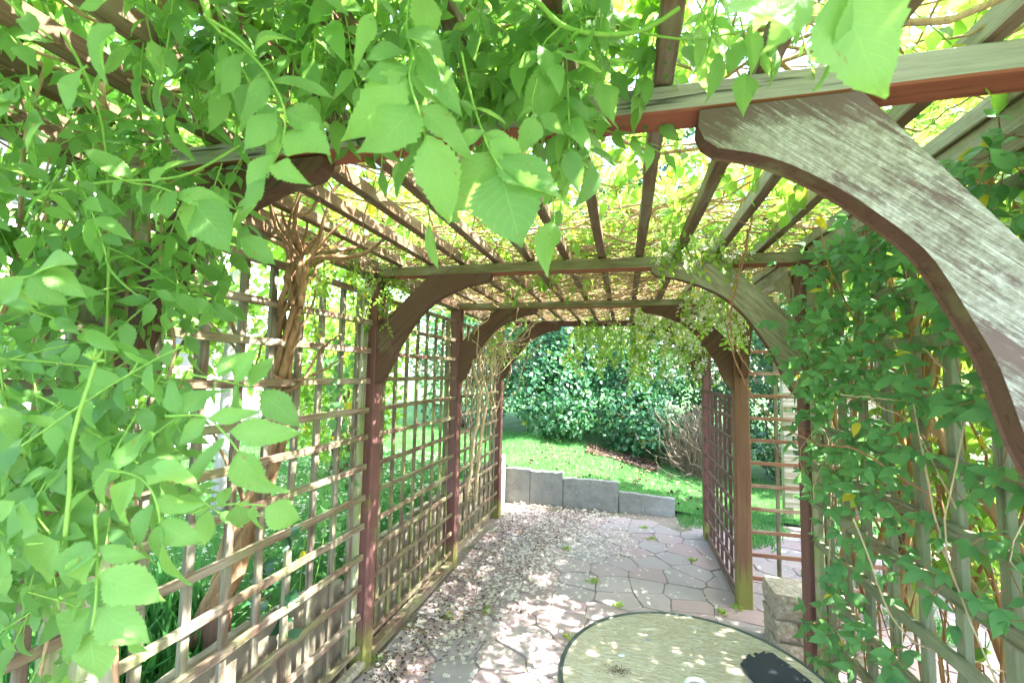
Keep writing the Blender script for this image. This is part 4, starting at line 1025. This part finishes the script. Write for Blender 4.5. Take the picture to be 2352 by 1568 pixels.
# dry twiggy shrub
t = empty('dry_bush', (.95, 7.05, gz(.95, 7.05)), 'bare tangled brown bush beside the evergreens, left of the far right post', 'bush')
PL = []
for q in range(520):
    a = np.array([.95+rs.normal(0, .10), 7.05+rs.normal(0, .12), gz(.95, 7.05)-.03]); e = a+np.array([rs.normal(0, .30), rs.normal(0, .25), rs.uniform(.15, 1.05)]); PL.append(wander(a, e, 10, .16))
tubes('twigs', PL, rs.uniform(.002, .0045, len(PL)), bark('dry brown twig', (.11, .085, .06), (.30, .24, .18), 30), t, 3)
# trees
def tree(name, loc, h, r, n, size, mat, label, group=None, trunk=.12, bk=None, cat='tree', low=.35, temps=None):
    t = empty(name, loc, label, cat, group); m_ = MB(); loc = np.array(loc, float)
    top = loc+np.array([rs.normal(0, .2), rs.normal(0, .2), h*.8]); tr = wander(loc-np.array([0, 0, .2]), top, 16, .03); m_.tube(tr, [trunk, trunk*.7, trunk*.25], 10)
    tips = []
    for q in range(14):
        k = rs.randint(5, 14); a = tr[k]; d = rdir(1, (0, 0, .35))[0]; e = a+d*np.array([r, r, h*.3])*rs.uniform(.6, .95); m_.tube(wander(a, e, 10, .08), [trunk*.35, trunk*.08], 6); tips.append(e)
    m_.build('trunk', bk or B['tree'], t, True)
    bl = [(e[0], e[1], max(e[2], loc[2]+h*low), r*rs.uniform(.32, .55), r*rs.uniform(.32, .55), h*rs.uniform(.09, .17)) for e in tips]
    P_, N_ = blob_pts(n, bl, .3)
    leaves('crown', temps or OVAL, P_, unit(rs.normal(0, 1, P_.shape)+np.array([0, 0, -.4])), unit(N_*.4+rs.normal(0, .5, P_.shape)+np.array([0, 0, .7])), rs.uniform(size*.7, size*1.3, len(P_)), mat, t)
    return t
GT = 'trees closing the view behind the shrubs'
tree('broadleaf_tree', (-4.5, 11.5, .6), 6.5, 2.6, 9000, .14, L['back'], 'light green tree at the back left, high behind the shrubs', GT)
tree('broadleaf_tree', (-.9, 10.2, .7), 6.5, 2.4, 15000, .13, L['laurel2'], 'dark tree straight behind the end of the pergola', GT, low=.15)
tree('broadleaf_tree', (2.2, 10.6, .5), 6.5, 2.6, 14000, .13, L['laurel2'], 'dark tree behind the right hand shrubs', GT, low=.15)
tree('broadleaf_tree', (6.2, 9.5, .2), 6.5, 2.6, 9000, .14, L['back'], 'light green tree at the back right', GT, low=.2)
GS2 = 'sunlit shrubs outside the left trellis'
shrub((-2.75, 3.9, .53), [(0, 0, .75, .55, .7, .6), (.1, .3, 1.4, .5, .6, .5), (0, -.5, 1.2, .45, .4, .5)], 3600, .07, L['back'], 'bright leafy shrub outside the second left trellis bay', group=GS2, temps=OVAL)
shrub((-3.1, 2.35, .53), [(0, 0, 1.2, .35, .4, .6), (.1, .3, 1.7, .45, .45, .5), (-.1, -.3, 1.55, .35, .4, .4)], 1500, .09, L['back'], 'bright young shrub between the vine trunk and the white house', group=GS2)
shrub((-4.6, .7, .53), [(0, 0, 1., .8, .8, .8), (0, .4, 2., .7, .8, .6)], 2600, .10, L['back'], 'bright bushy shrub at the far left edge', group=GS2)
shrub((-4.4, 5.6, .53), [(0, 0, 1.1, .9, .8, .8), (.2, .4, 2.2, .8, .8, .7)], 3600, .09, L['back'], 'big bright shrub behind the bright leafy one, near the stone wall', group=GS2)
# outside the right trellis
GR = 'shrubs outside the right trellis'
shrub((1.75, 2.3, 0.), [(0, 0, 1.25, .55, .6, .5), (.1, .2, 1.9, .7, .7, .5), (.2, -.6, 1.7, .6, .6, .6)], 3800, .075, L['back'], 'sunlit yellow green shrub behind the clematis and the near right trellis', group=GR)
shrub((1.9, .6, 0.), [(0, 0, 1.3, .6, .7, .6), (.1, .2, 2.2, .7, .7, .6), (-.2, .4, 2.5, .6, .6, .4)], 3600, .085, L['back'], 'sunlit bushy shrub at the right edge behind the near brace', group=GR)
shrub((2.6, 3.9, 0.), [(0, 0, .35, .35, .3, .35), (.2, .2, .6, .3, .3, .3)], 900, .06, L['back'], 'low sunlit shrub on the paving beyond the doorway', group=GR)
tree('broadleaf_tree', (3.5, 4.75, 0.), 5.2, 1.55, 14000, .12, L['back'], 'light green tree added beyond the doorway, its crown placed to shade the path', GR, low=.6)  # tree added to keep direct sun off the far paving
# young tree with a grey trunk behind the left trellis
t = empty('young_tree', (-2.35, 2.0, .5), 'young tree with a smooth silvery grey trunk behind the left trellis', 'tree')
a = at(512, 980, 3.2); m_ = MB(); c_ = curve([(a[0], a[1], .45), (a[0], a[1]+.02, 1.4), (a[0]+.02, a[1], 2.6), (a[0], a[1], 3.6)], 14); m_.tube(c_, [.05, .045, .035, .02], 12)
for q in range(8):
    m_.tube(wander(c_[8+q % 5], c_[8+q % 5]+rdir(1, (0, 0, .6))[0]*.8, 8, .06), [.012, .004], 5)
m_.build('trunk', B['silver'], t, True)
P_, N_ = blob_pts(1500, [(a[0], a[1], 3.2, .8, .8, .5), (a[0]+.3, a[1]+.3, 2.9, .6, .6, .4)], .2)
leaves('crown', OVAL, P_, rdir(len(P_)), unit(rs.normal(0, .5, P_.shape)+np.array([0, 0, 1])), rs.uniform(.06, .1, len(P_)), L['back'], t)
# second climber of round leaves on the left trellis
t = empty('round_leaved_climber', (-1.42, 1.85, .5), 'thin climber with round dark leaves on the left trellis beside the first brown post', 'climbing plant')
v = Vine(); st = []
for q in range(5):
    p = wander((-1.40, 1.75+q*.08, .5), (-1.38, 1.8+q*.06, 1.75), 18, .03); st.append(p)
    for k in range(24):
        i = rs.randint(3, 17); v.leaf(p[i]+rs.normal(0, .012, 3), rdir(1, (.3, -.2, -.5), .6)[0], rdir(1, (.8, -.6, .3), .4)[0], rs.uniform(.035, .055), 1.35)
v.build('foliage', OVAL, L['clematis'], t); tubes('stems', st, np.full(len(st), .002), B['green'], t, 5)
# low seedling with dark leaves poking through the trellis
t = empty('seedling', at(610, 1440, 1.9), 'dark leaved seedling poking through the near left trellis', 'plant')
v = Vine(); st = []
for (x, y, x1, y1) in ((600, 1300, 540, 1220), (600, 1300, 590, 1190), (600, 1300, 660, 1230), (640, 1400, 560, 1370), (640, 1400, 590, 1440), (640, 1400, 680, 1340), (640, 1420, 660, 1460), (600, 1310, 610, 1370)):
    p = curve([at(620, 1500, 1.95), at(x, y, 1.85), at(x1, y1, 1.8)], 10); st.append(p)
    for k in range(7):
        i = rs.randint(5, 10); v.leaf(p[i], rdir(1, (.4, -.3, -.2), .6)[0], rdir(1, (.3, -.7, .7), .4)[0], rs.uniform(.045, .07))
v.build('foliage', OVAL, L['laurel2'], t); tubes('stems', st, np.full(len(st), .002), B['green'], t, 5)
# ================================================================== GRASS, LITTER, PETALS
def grass(name, pts, size, mat=L['grass'], kind='stuff'):
    n = len(pts); o = leaves(name, BLADE, pts, rdir(n, (0, 0, 1.6), .55), rdir(n, (0, -.6, .3), .6), size, mat, None, rs.uniform(.8, 1.6, n)); return tag(o, kind=kind)
n = 52000
X = rs.uniform(-4.5, 2.6, n); Y = 5.35+rs.rand(n)**1.2*2.2; k = (X < 1.9)
P_ = np.stack([X, Y, lawn_h(X, Y)-.004], 1)[k]
bare = (np.abs(P_[:, 0]+.1-.3*np.sin(P_[:, 1]*4)) < .55) & (P_[:, 1] > 6.65); P_ = P_[~bare | (rs.rand(len(P_)) < .15)]
tag(grass('grass', P_, rs.uniform(.02, .055, len(P_))), 'short green grass on the bank beyond the stepped slabs', 'grass')
n = 60000
X = -1.46-rs.rand(n)**1.3*4.; Y = rs.uniform(-.2, 5.36, n); P_ = np.stack([X, Y, lawn_h(X, Y)-.004], 1)
soil_ = (X > -1.9) & (Y > 1.2) & (Y < 2.1) & (rs.rand(n) < .75); P_ = P_[~soil_]
tag(grass('grass', P_, rs.uniform(.025, .06, len(P_))), 'green lawn grass behind the left trellis', 'grass')
n = 3200
X = rs.normal(-1.75, .16, n); Y = rs.uniform(.2, 1.6, n); P_ = np.stack([X, Y, lawn_h(X, Y)-.004], 1)[X < -1.46]
tag(grass('long_grass', P_, rs.uniform(.10, .24, len(P_))), 'long rank grass at the foot of the gnarled vine trunk', 'grass')
n = 2600
c_ = rs.uniform(0, 1, (40, 2)); q_ = c_[rs.randint(0, 40, n)]; X = 1.1+q_[:, 0]*2.6+rs.normal(0, .06, n); Y = 3.3+q_[:, 1]*2.3+rs.normal(0, .06, n)
tag(grass('grass_tufts', np.stack([X, Y, 0*X+.004], 1), rs.uniform(.04, .12, n)), 'sunlit grass tufts between the stones right of the doorway', 'grass')
n = 2600; X = rs.uniform(.56, 1.6, n); Y = 5.36-rs.rand(n)**1.3*.42; P_ = np.stack([X, Y, 0*X+.002], 1)
tag(grass('grass', P_, rs.uniform(.025, .06, n)), 'grass creeping over the paving right of the lowest slab', 'grass')
def scatter(n, fx, fy, z=.018):
    X, Y = fx(n), fy(n); return X, Y
pet = []; lit = []
def dens(x, y):
    "litter drifts along the left side of the path, widest in the middle of the far bays"
    edge = np.interp(y, [1.2, 2.0, 2.6, 3.2, 3.8, 4.4, 5.2], [-1.15, -1.0, -.72, -.66, -.60, -.45, -.1])
    return np.clip((edge-x)/.22+.2+.35*np.sin(x*11+y*5)*np.cos(y*8-x*4), 0, 1)
n = 30000
X = rs.uniform(-1.27, .1, n); Y = rs.uniform(1.2, 5.25, n); D_ = dens(X, Y); k = rs.rand(n) < D_**1.25*.52
Xl, Yl = X[k], Y[k]; Zl = .016+rs.rand(len(Xl))*.022*D_[k]
nl = len(Xl); tag(leaves('leaf_litter', CRUMP, np.stack([Xl, Yl, Zl], 1), rdir(nl)*np.array([1, 1, .2]), rdir(nl, (0, 0, 1.6), .5), rs.uniform(.006, .018, nl), LITTER, None, rs.uniform(.5, 1.3, nl)), 'drift of dry brown leaf litter along the left side of the path', 'leaf litter', kind='stuff')
n = 26000
X = rs.uniform(-1.27, .7, n); Y = rs.uniform(1.3, 5.25, n)
hot = np.exp(-(((X+.45)/.45)**2+((Y-4.3)/.75)**2))*.8+np.exp(-(((X+.75)/.35)**2+((Y-3.2)/.7)**2))*.55
k = rs.rand(n) < np.clip(.02+dens(X, Y)*.15+hot*np.where((X > -.4) & (Y < 3.9), .15, .42), 0, 1)*np.where(X > .1, .6, 1)
X, Y = X[k], Y[k]; n = len(X)
Xg = -1.6-rs.rand(2600)*2.2; Yg = rs.uniform(1.6, 5.2, 2600); Zg = lawn_h(Xg, Yg)+.025
Xr = rs.uniform(.9, 2.2, 160); Yr = rs.uniform(2.2, 5, 160)
PP = np.concatenate([np.stack([X, Y, np.full(n, .022)+rs.rand(n)*.012], 1), np.stack([Xg, Yg, Zg], 1), np.stack([Xr, Yr, np.full(160, .02)], 1)])
n = len(PP); tag(leaves('fallen_petals', FLORET, PP, rdir(n)*np.array([1, 1, .15]), rdir(n, (0, 0, 1.3), .5), rs.uniform(.010, .018, n), PETAL), 'fallen white petals strewn over the paving and grass', 'petals', kind='stuff')
# bare earth and dead leaves under the bushes
n = 1500
X = rs.uniform(-.55, .45, n); Y = rs.uniform(6.65, 7.1, n); tag(leaves('dead_leaves', CRUMP, np.stack([X, Y, lawn_h(X, Y)+.015], 1), rdir(n)*np.array([1, 1, .2]), rdir(n, (0, -.3, 1.4), .5), rs.uniform(.03, .06, n), LITTER), 'sunlit dead leaves under the far evergreens', 'dead leaves', kind='stuff')
n = 220
X = rs.uniform(-1.2, 1., n); Y = rs.uniform(5.5, 6.6, n); tag(leaves('dead_leaves', CRUMP, np.stack([X, Y, lawn_h(X, Y)+.035], 1), rdir(n)*np.array([1, 1, .2]), rdir(n, (0, -.3, 1.4), .5), rs.uniform(.03, .05, n), LITTER), 'brown leaves scattered on the grass bank', 'dead leaves', kind='stuff')
# weeds in the joints
def weed(x, y, r, label):
    v = Vine()
    for q in range(26): v.leaf((x+rs.normal(0, r*.35), y+rs.normal(0, r*.35), .012), rdir(1, (0, 0, .9), .8)[0], rdir(1, (0, 0, 1), .5)[0], rs.uniform(.014, .034))
    t = empty('weed', (x, y, .01), label, 'weed', 'weeds growing in the paving joints'); v.build('leaves', SMALL, L['jasmine'], t)
for (px, py, tx) in ((1480, 1215, 'green weed in a joint near the middle of the far paving'), (1500, 1240, 'green weed just in front of the middle far one'), (1420, 1395, 'leafy weed in a joint just beyond the table rim'), (1690, 1400, 'weed beside the foot of the second right post'), (1660, 1412, 'weed between the table rim and the second right post'), (1120, 1410, 'small weed in the sunlit patch left of the table'),
                     (1310, 1470, 'weed against the left edge of the glass table'), (1590, 1290, 'tiny weed at the right side of the far paving'), (1365, 1340, 'weed in a joint left of centre beyond the table'), (1030, 1420, 'weed in the leaf litter'), (866, 1520, 'weed at the mossy foot of the first left post'), (1300, 1265, 'tiny weed among the petals')):
    d = CF+(px-1176)/FPX*CR-(py-784)/FPX*CU; p = CP+d*(-CH/d[2]); weed(p[0], p[1], .05, tx)
# ================================================================== TABLE AND SMALL THINGS
TC = np.array([.190, 1.352]); TR = .368; TZ = .72
def glassmat():
    m, nt = newmat('hammered glass'); g = N(nt); tc = g.n('TexCoord').outputs['Object']
    v = g.mapping(tc, (22, 70, 1), (0, 0, .15))
    w_ = g.noise(v, 1.6, 3, .5, 1.2); d_ = g.noise(tc, 5, 5, .7); f = g.noise(tc, 60, 4, .7)
    c = g.mix(g.math('MULTIPLY', g.math('ADD', d_, -.35), 2.2, True), (.70, .60, .43), (.64, .49, .30))
    c = g.mix(g.math('MULTIPLY', g.math('ADD', f, -.55), 3., True), c, (.33, .24, .14))
    c = g.mix(g.ramp(w_, [(.47, (0, 0, 0)), (.56, (1, 1, 1))]), c, (.86, .78, .62))  # pale ripples: highlights on the glass put into the colour
    p = g.bsdf(c, .12, .6, g.bump(w_, 1., .012)); t = g.n('BsdfTransparent'); t.inputs[0].default_value = (.8, .88, .8, 1)
    tr = g.n('BsdfTranslucent'); tr.inputs[0].default_value = (.6, .6, .5, 1)
    m1 = g.n('MixShader'); m1.inputs[0].default_value = .3; g.l(p, m1.inputs[1]); g.l(tr.outputs[0], m1.inputs[2])
    m2 = g.n('MixShader'); m2.inputs[0].default_value = .15; g.l(m1.outputs[0], m2.inputs[1]); g.l(t.outputs[0], m2.inputs[2]); g.out(m2.outputs[0]); return m
def disc(b, r0, r1, z0, z1, seg=96):
    V = []; 
    for k in range(seg):
        a = 2*PI*k/seg; c, s_ = math.cos(a), math.sin(a)
        for (r, z) in ((r0, z0), (r1, z0), (r1, z1), (r0, z1)): V.append((TC[0]+r*c, TC[1]+r*s_, z))
    F = []
    for k in range(seg):
        k2 = (k+1) % seg
        for j in range(4): F.append((k*4+j, k2*4+j, k2*4+(j+1) % 4, k*4+(j+1) % 4))
    b.add(V, F)
T = empty('garden_table', (TC[0], TC[1], 0), 'round patio table with a dirty hammered glass top and dark metal rim', 'table')
b = MB(); disc(b, .022, TR-.008, TZ-.005, TZ); b.build('glass_top', glassmat(), T)
metal = flat('dark green grey metal', (.045, .06, .055), .35, .5, .2, 30, .1)
b = MB(); pts = [(TC[0]+TR*math.cos(a), TC[1]+TR*math.sin(a), TZ-.004) for a in np.linspace(0, 2*PI, 97)]
b.tube(pts, .0068, 10, cap=False); b.build('rim', metal, T, True)
b = MB(); pts = [(TC[0]+.026*math.cos(a), TC[1]+.026*math.sin(a), TZ) for a in np.linspace(0, 2*PI, 33)]; b.tube(pts, .006, 8, cap=False); b.build('parasol_ring', flat('white plastic', (.75, .75, .72), .4), T, True)
for a in (.95, 2.52, 4.1, 5.65):
    c, s_ = math.cos(a), math.sin(a); p0 = (TC[0]+.03*c, TC[1]+.03*s_, TZ-.02); p1 = (TC[0]+(TR-.012)*c, TC[1]+(TR-.012)*s_, TZ-.02)
    b = MB(); b.bar(p0, p1, .026, .012); b.build('support_arm', metal, T)
    b = MB(); b.tube(curve([(TC[0]+.33*c, TC[1]+.33*s_, TZ-.03), (TC[0]+.30*c, TC[1]+.30*s_, .5), (TC[0]+.27*c, TC[1]+.27*s_, .25), (TC[0]+.34*c, TC[1]+.34*s_, .012)], 16), .011, 8); b.build('leg', metal, T, True)
# torn black sheet lying on the table
def onplane(x, y, z):
    d = CF+(x-1176)/FPX*CR-(y-784)/FPX*CU; return CP+d*((z-CH)/d[2])
out = [(1700, 1523), (1706, 1517), (1708, 1511), (1713, 1512), (1717, 1502), (1722, 1500), (1728, 1506), (1734, 1508), (1736, 1502), (1731, 1499), (1736, 1497), (1743, 1500), (1752, 1495), (1757, 1494), (1758, 1500), (1765, 1497), (1775, 1498), (1782, 1503), (1787, 1508), (1800, 1516), (1825, 1533), (1862, 1562), (1900, 1600), (1760, 1610), (1742, 1574), (1712, 1542)]
top = [onplane(x, y, TZ+.006) for x, y in out]; n = len(out); V = [tuple(p) for p in top]+[(p[0], p[1], TZ+.0015) for p in top]
b = MB(); b.add(V, [tuple(range(n)), tuple(range(2*n-1, n-1, -1))]+[(i, n+i, n+(i+1) % n, (i+1) % n) for i in range(n)])
bm_, nt = newmat('black plastic sheet'); g = N(nt); tc = g.n('TexCoord').outputs['Object']
sp = g.math('GREATER_THAN', g.noise(tc, 55, 2, .4), .72); g.out(g.bsdf(g.mix(sp, (.016, .02, .03), (.25, .3, .35)), .45, .4, g.bump(g.noise(tc, 9, 3), .3, .01)))
tag(b.build('torn_black_sheet', bm_), 'black plastic sheet with a torn jagged edge lying on the glass table', 'plastic sheet')
# debris on the glass
def crumb(px, py, s_, mat, name, label, cat):
    p = onplane(px, py, TZ+.001); V = []; n = 9
    for (rr, z) in ((1., 0), (.95, .35), (.55, .6)):
        for k in range(n): a = 2*PI*k/n; r = rr*s_*rs.uniform(.75, 1.2); V.append((p[0]+r*1.5*math.cos(a), p[1]+r*math.sin(a), p[2]+z*s_*.6))
    b = MB(); b.add(V, [(r*n+k, r*n+(k+1) % n, (r+1)*n+(k+1) % n, (r+1)*n+k) for r in range(2) for k in range(n)]+[tuple(2*n+k for k in range(n)), tuple(range(n-1, -1, -1))]); tag(b.build(name, mat, None, True), label, cat)
crumb(1490, 1469, .006, flat('grey lichen', (.3, .33, .33), .8), 'pebble', 'small flat grey pebble on the far part of the glass table', 'pebble')
crumb(1427, 1504, .008, flat('pale shell', (.6, .62, .6), .6), 'shell', 'pale bluish shell fragment on the left part of the glass table', 'shell')
n = 420
c0 = onplane(1418, 1538, TZ+.002); P_ = c0+rs.normal(0, 1, (n, 3))*np.array([.018, .012, 0]); P_[:, 2] = TZ+.0015
tag(leaves('seed_debris', CRUMP, P_, rdir(n)*np.array([1, 1, .1]), rdir(n, (0, 0, 2), .4), rs.uniform(.001, .0035, n), LITTER), 'little heap of brown seed debris on the glass table', 'debris', kind='stuff')
# thin brown cane standing at the left
b = MB(); b.tube(curve([at(233, 190, .98), at(243, 500, 1.0), at(252, 800, 1.02), at(258, 1150, 1.05), at(266, 1600, 1.1)], 40, .0006), .0065, 9)
for k in range(5):
    pass
cane = tag(b.build('bamboo_cane', bark('cane', (.28, .14, .08), (.5, .33, .2), 16), None, True), 'thin brown cane standing upright at the left, tied in the trumpet vine', 'cane')
# dead stems hanging from the roof at the right
b = MB(); pp = [(1737, 345), (1733, 440), (1722, 530), (1705, 610), (1684, 690), (1675, 730), (1690, 790), (1740, 880)]
c_ = curve([at(x, y, 1.55) for x, y in pp], 50, .0018); b.tube(c_, .0028, 6); b.tube(curve([at(x+6*math.sin(y*.07), y, 1.553) for x, y in pp[:6]], 50, .002), .0018, 5)
for q in range(26):
    i = rs.choice([6, 7, 8, 22, 23, 24, 30, 31, 32, 33, 34]); a = c_[i]; b.tube(wander(a, a+rdir(1, (0, 0, -.3))[0]*rs.uniform(.015, .05), 7, .2), .0009, 4)
tag(b.build('dead_stem', B['red'], None, True), 'dead brown vine stem hanging from the roof left of the clematis', 'dead stem')
b = MB(); b.tube(curve([at(x, y, dd) for x, y, dd in ((1665, 735, 1.6), (1690, 830, 1.6), (1745, 930, 1.55), (1810, 985, 1.5), (1880, 1020, 1.4), (1960, 1030, 1.25), (2060, 1090, 1.15), (2160, 1150, 1.1))], 40, .0015), .0028, 6)
tag(b.build('dead_stem', B['red'], None, True), 'long reddish stem trailing across the right post into the clematis', 'dead stem')
b = MB()
for (pts, dd) in (([(1930, 905), (2040, 918), (2160, 925), (2240, 945)], 1.2), ([(2240, 945), (2190, 890), (2150, 860)], 1.15), ([(2120, 800), (2190, 870), (2250, 920), (2340, 985)], 1.1), ([(2120, 1030), (2150, 1200), (2190, 1330), (2225, 1420)], 1.05), ([(1960, 1190), (2110, 1480), (2250, 1520), (2352, 1560)], 1.1)):
    b.tube(curve([at(x, y, dd) for x, y in pts], 26, .0015), .0022, 5)
tag(b.build('dry_tendrils', B['pale'], None, True), 'pale dry tendrils looped over the clematis at the right', 'tendrils')
# green enamel lamp shade hanging beyond the last beam
p = at(1500, 778, 4.6); b = MB(); n = 24; prof = [(.015, .05), (.03, .042), (.07, .012), (.085, -.012), (.083, -.016), (.066, .004), (.02, .03)]
V = [(p[0]+r*math.cos(2*PI*k/n), p[1]+r*math.sin(2*PI*k/n), p[2]+z) for r, z in prof for k in range(n)]
b.add(V, [(r*n+k, r*n+(k+1) % n, (r+1)*n+(k+1) % n, (r+1)*n+k) for r in range(len(prof)-1) for k in range(n)]+[tuple(range(n-1, -1, -1))])
Lm = empty('hanging_lamp', p, 'small dark green lamp shade hanging under the far right corner of the roof', 'lamp'); b.build('lamp_shade', flat('green enamel', (.03, .13, .11), .25, .6, .1), Lm, True)
b = MB(); b.tube([p+np.array([0, 0, .04]), (p[0], p[1]+.02, 2.07)], .003, 6); b.build('flex', metal, Lm)
# dead wrapping tie on a rafter
b = MB(); q0 = at(828, 455, 1.9)
b.tube(curve([at(828, 440, 1.9), at(831, 480, 1.92), at(828, 535, 1.95)], 10), .0012, 5); tag(b.build('wire_tie', metal), 'loose black wire hanging from a rafter above the fanned vine', 'wire')
# wooden stump in the bottom left behind the trellis
b = MB(); p = at(350, 1545, 1.75); b.bar((-1.52, p[1], -.05), (-1.52, p[1]+.01, .62), .12, .05, (0, 1, 0), .02, 4, .004); tag(b.build('wooden_stump', W['post_green']), 'mossy rounded stump end behind the trellis at the bottom left', 'stump')
for (x, y) in []: pass
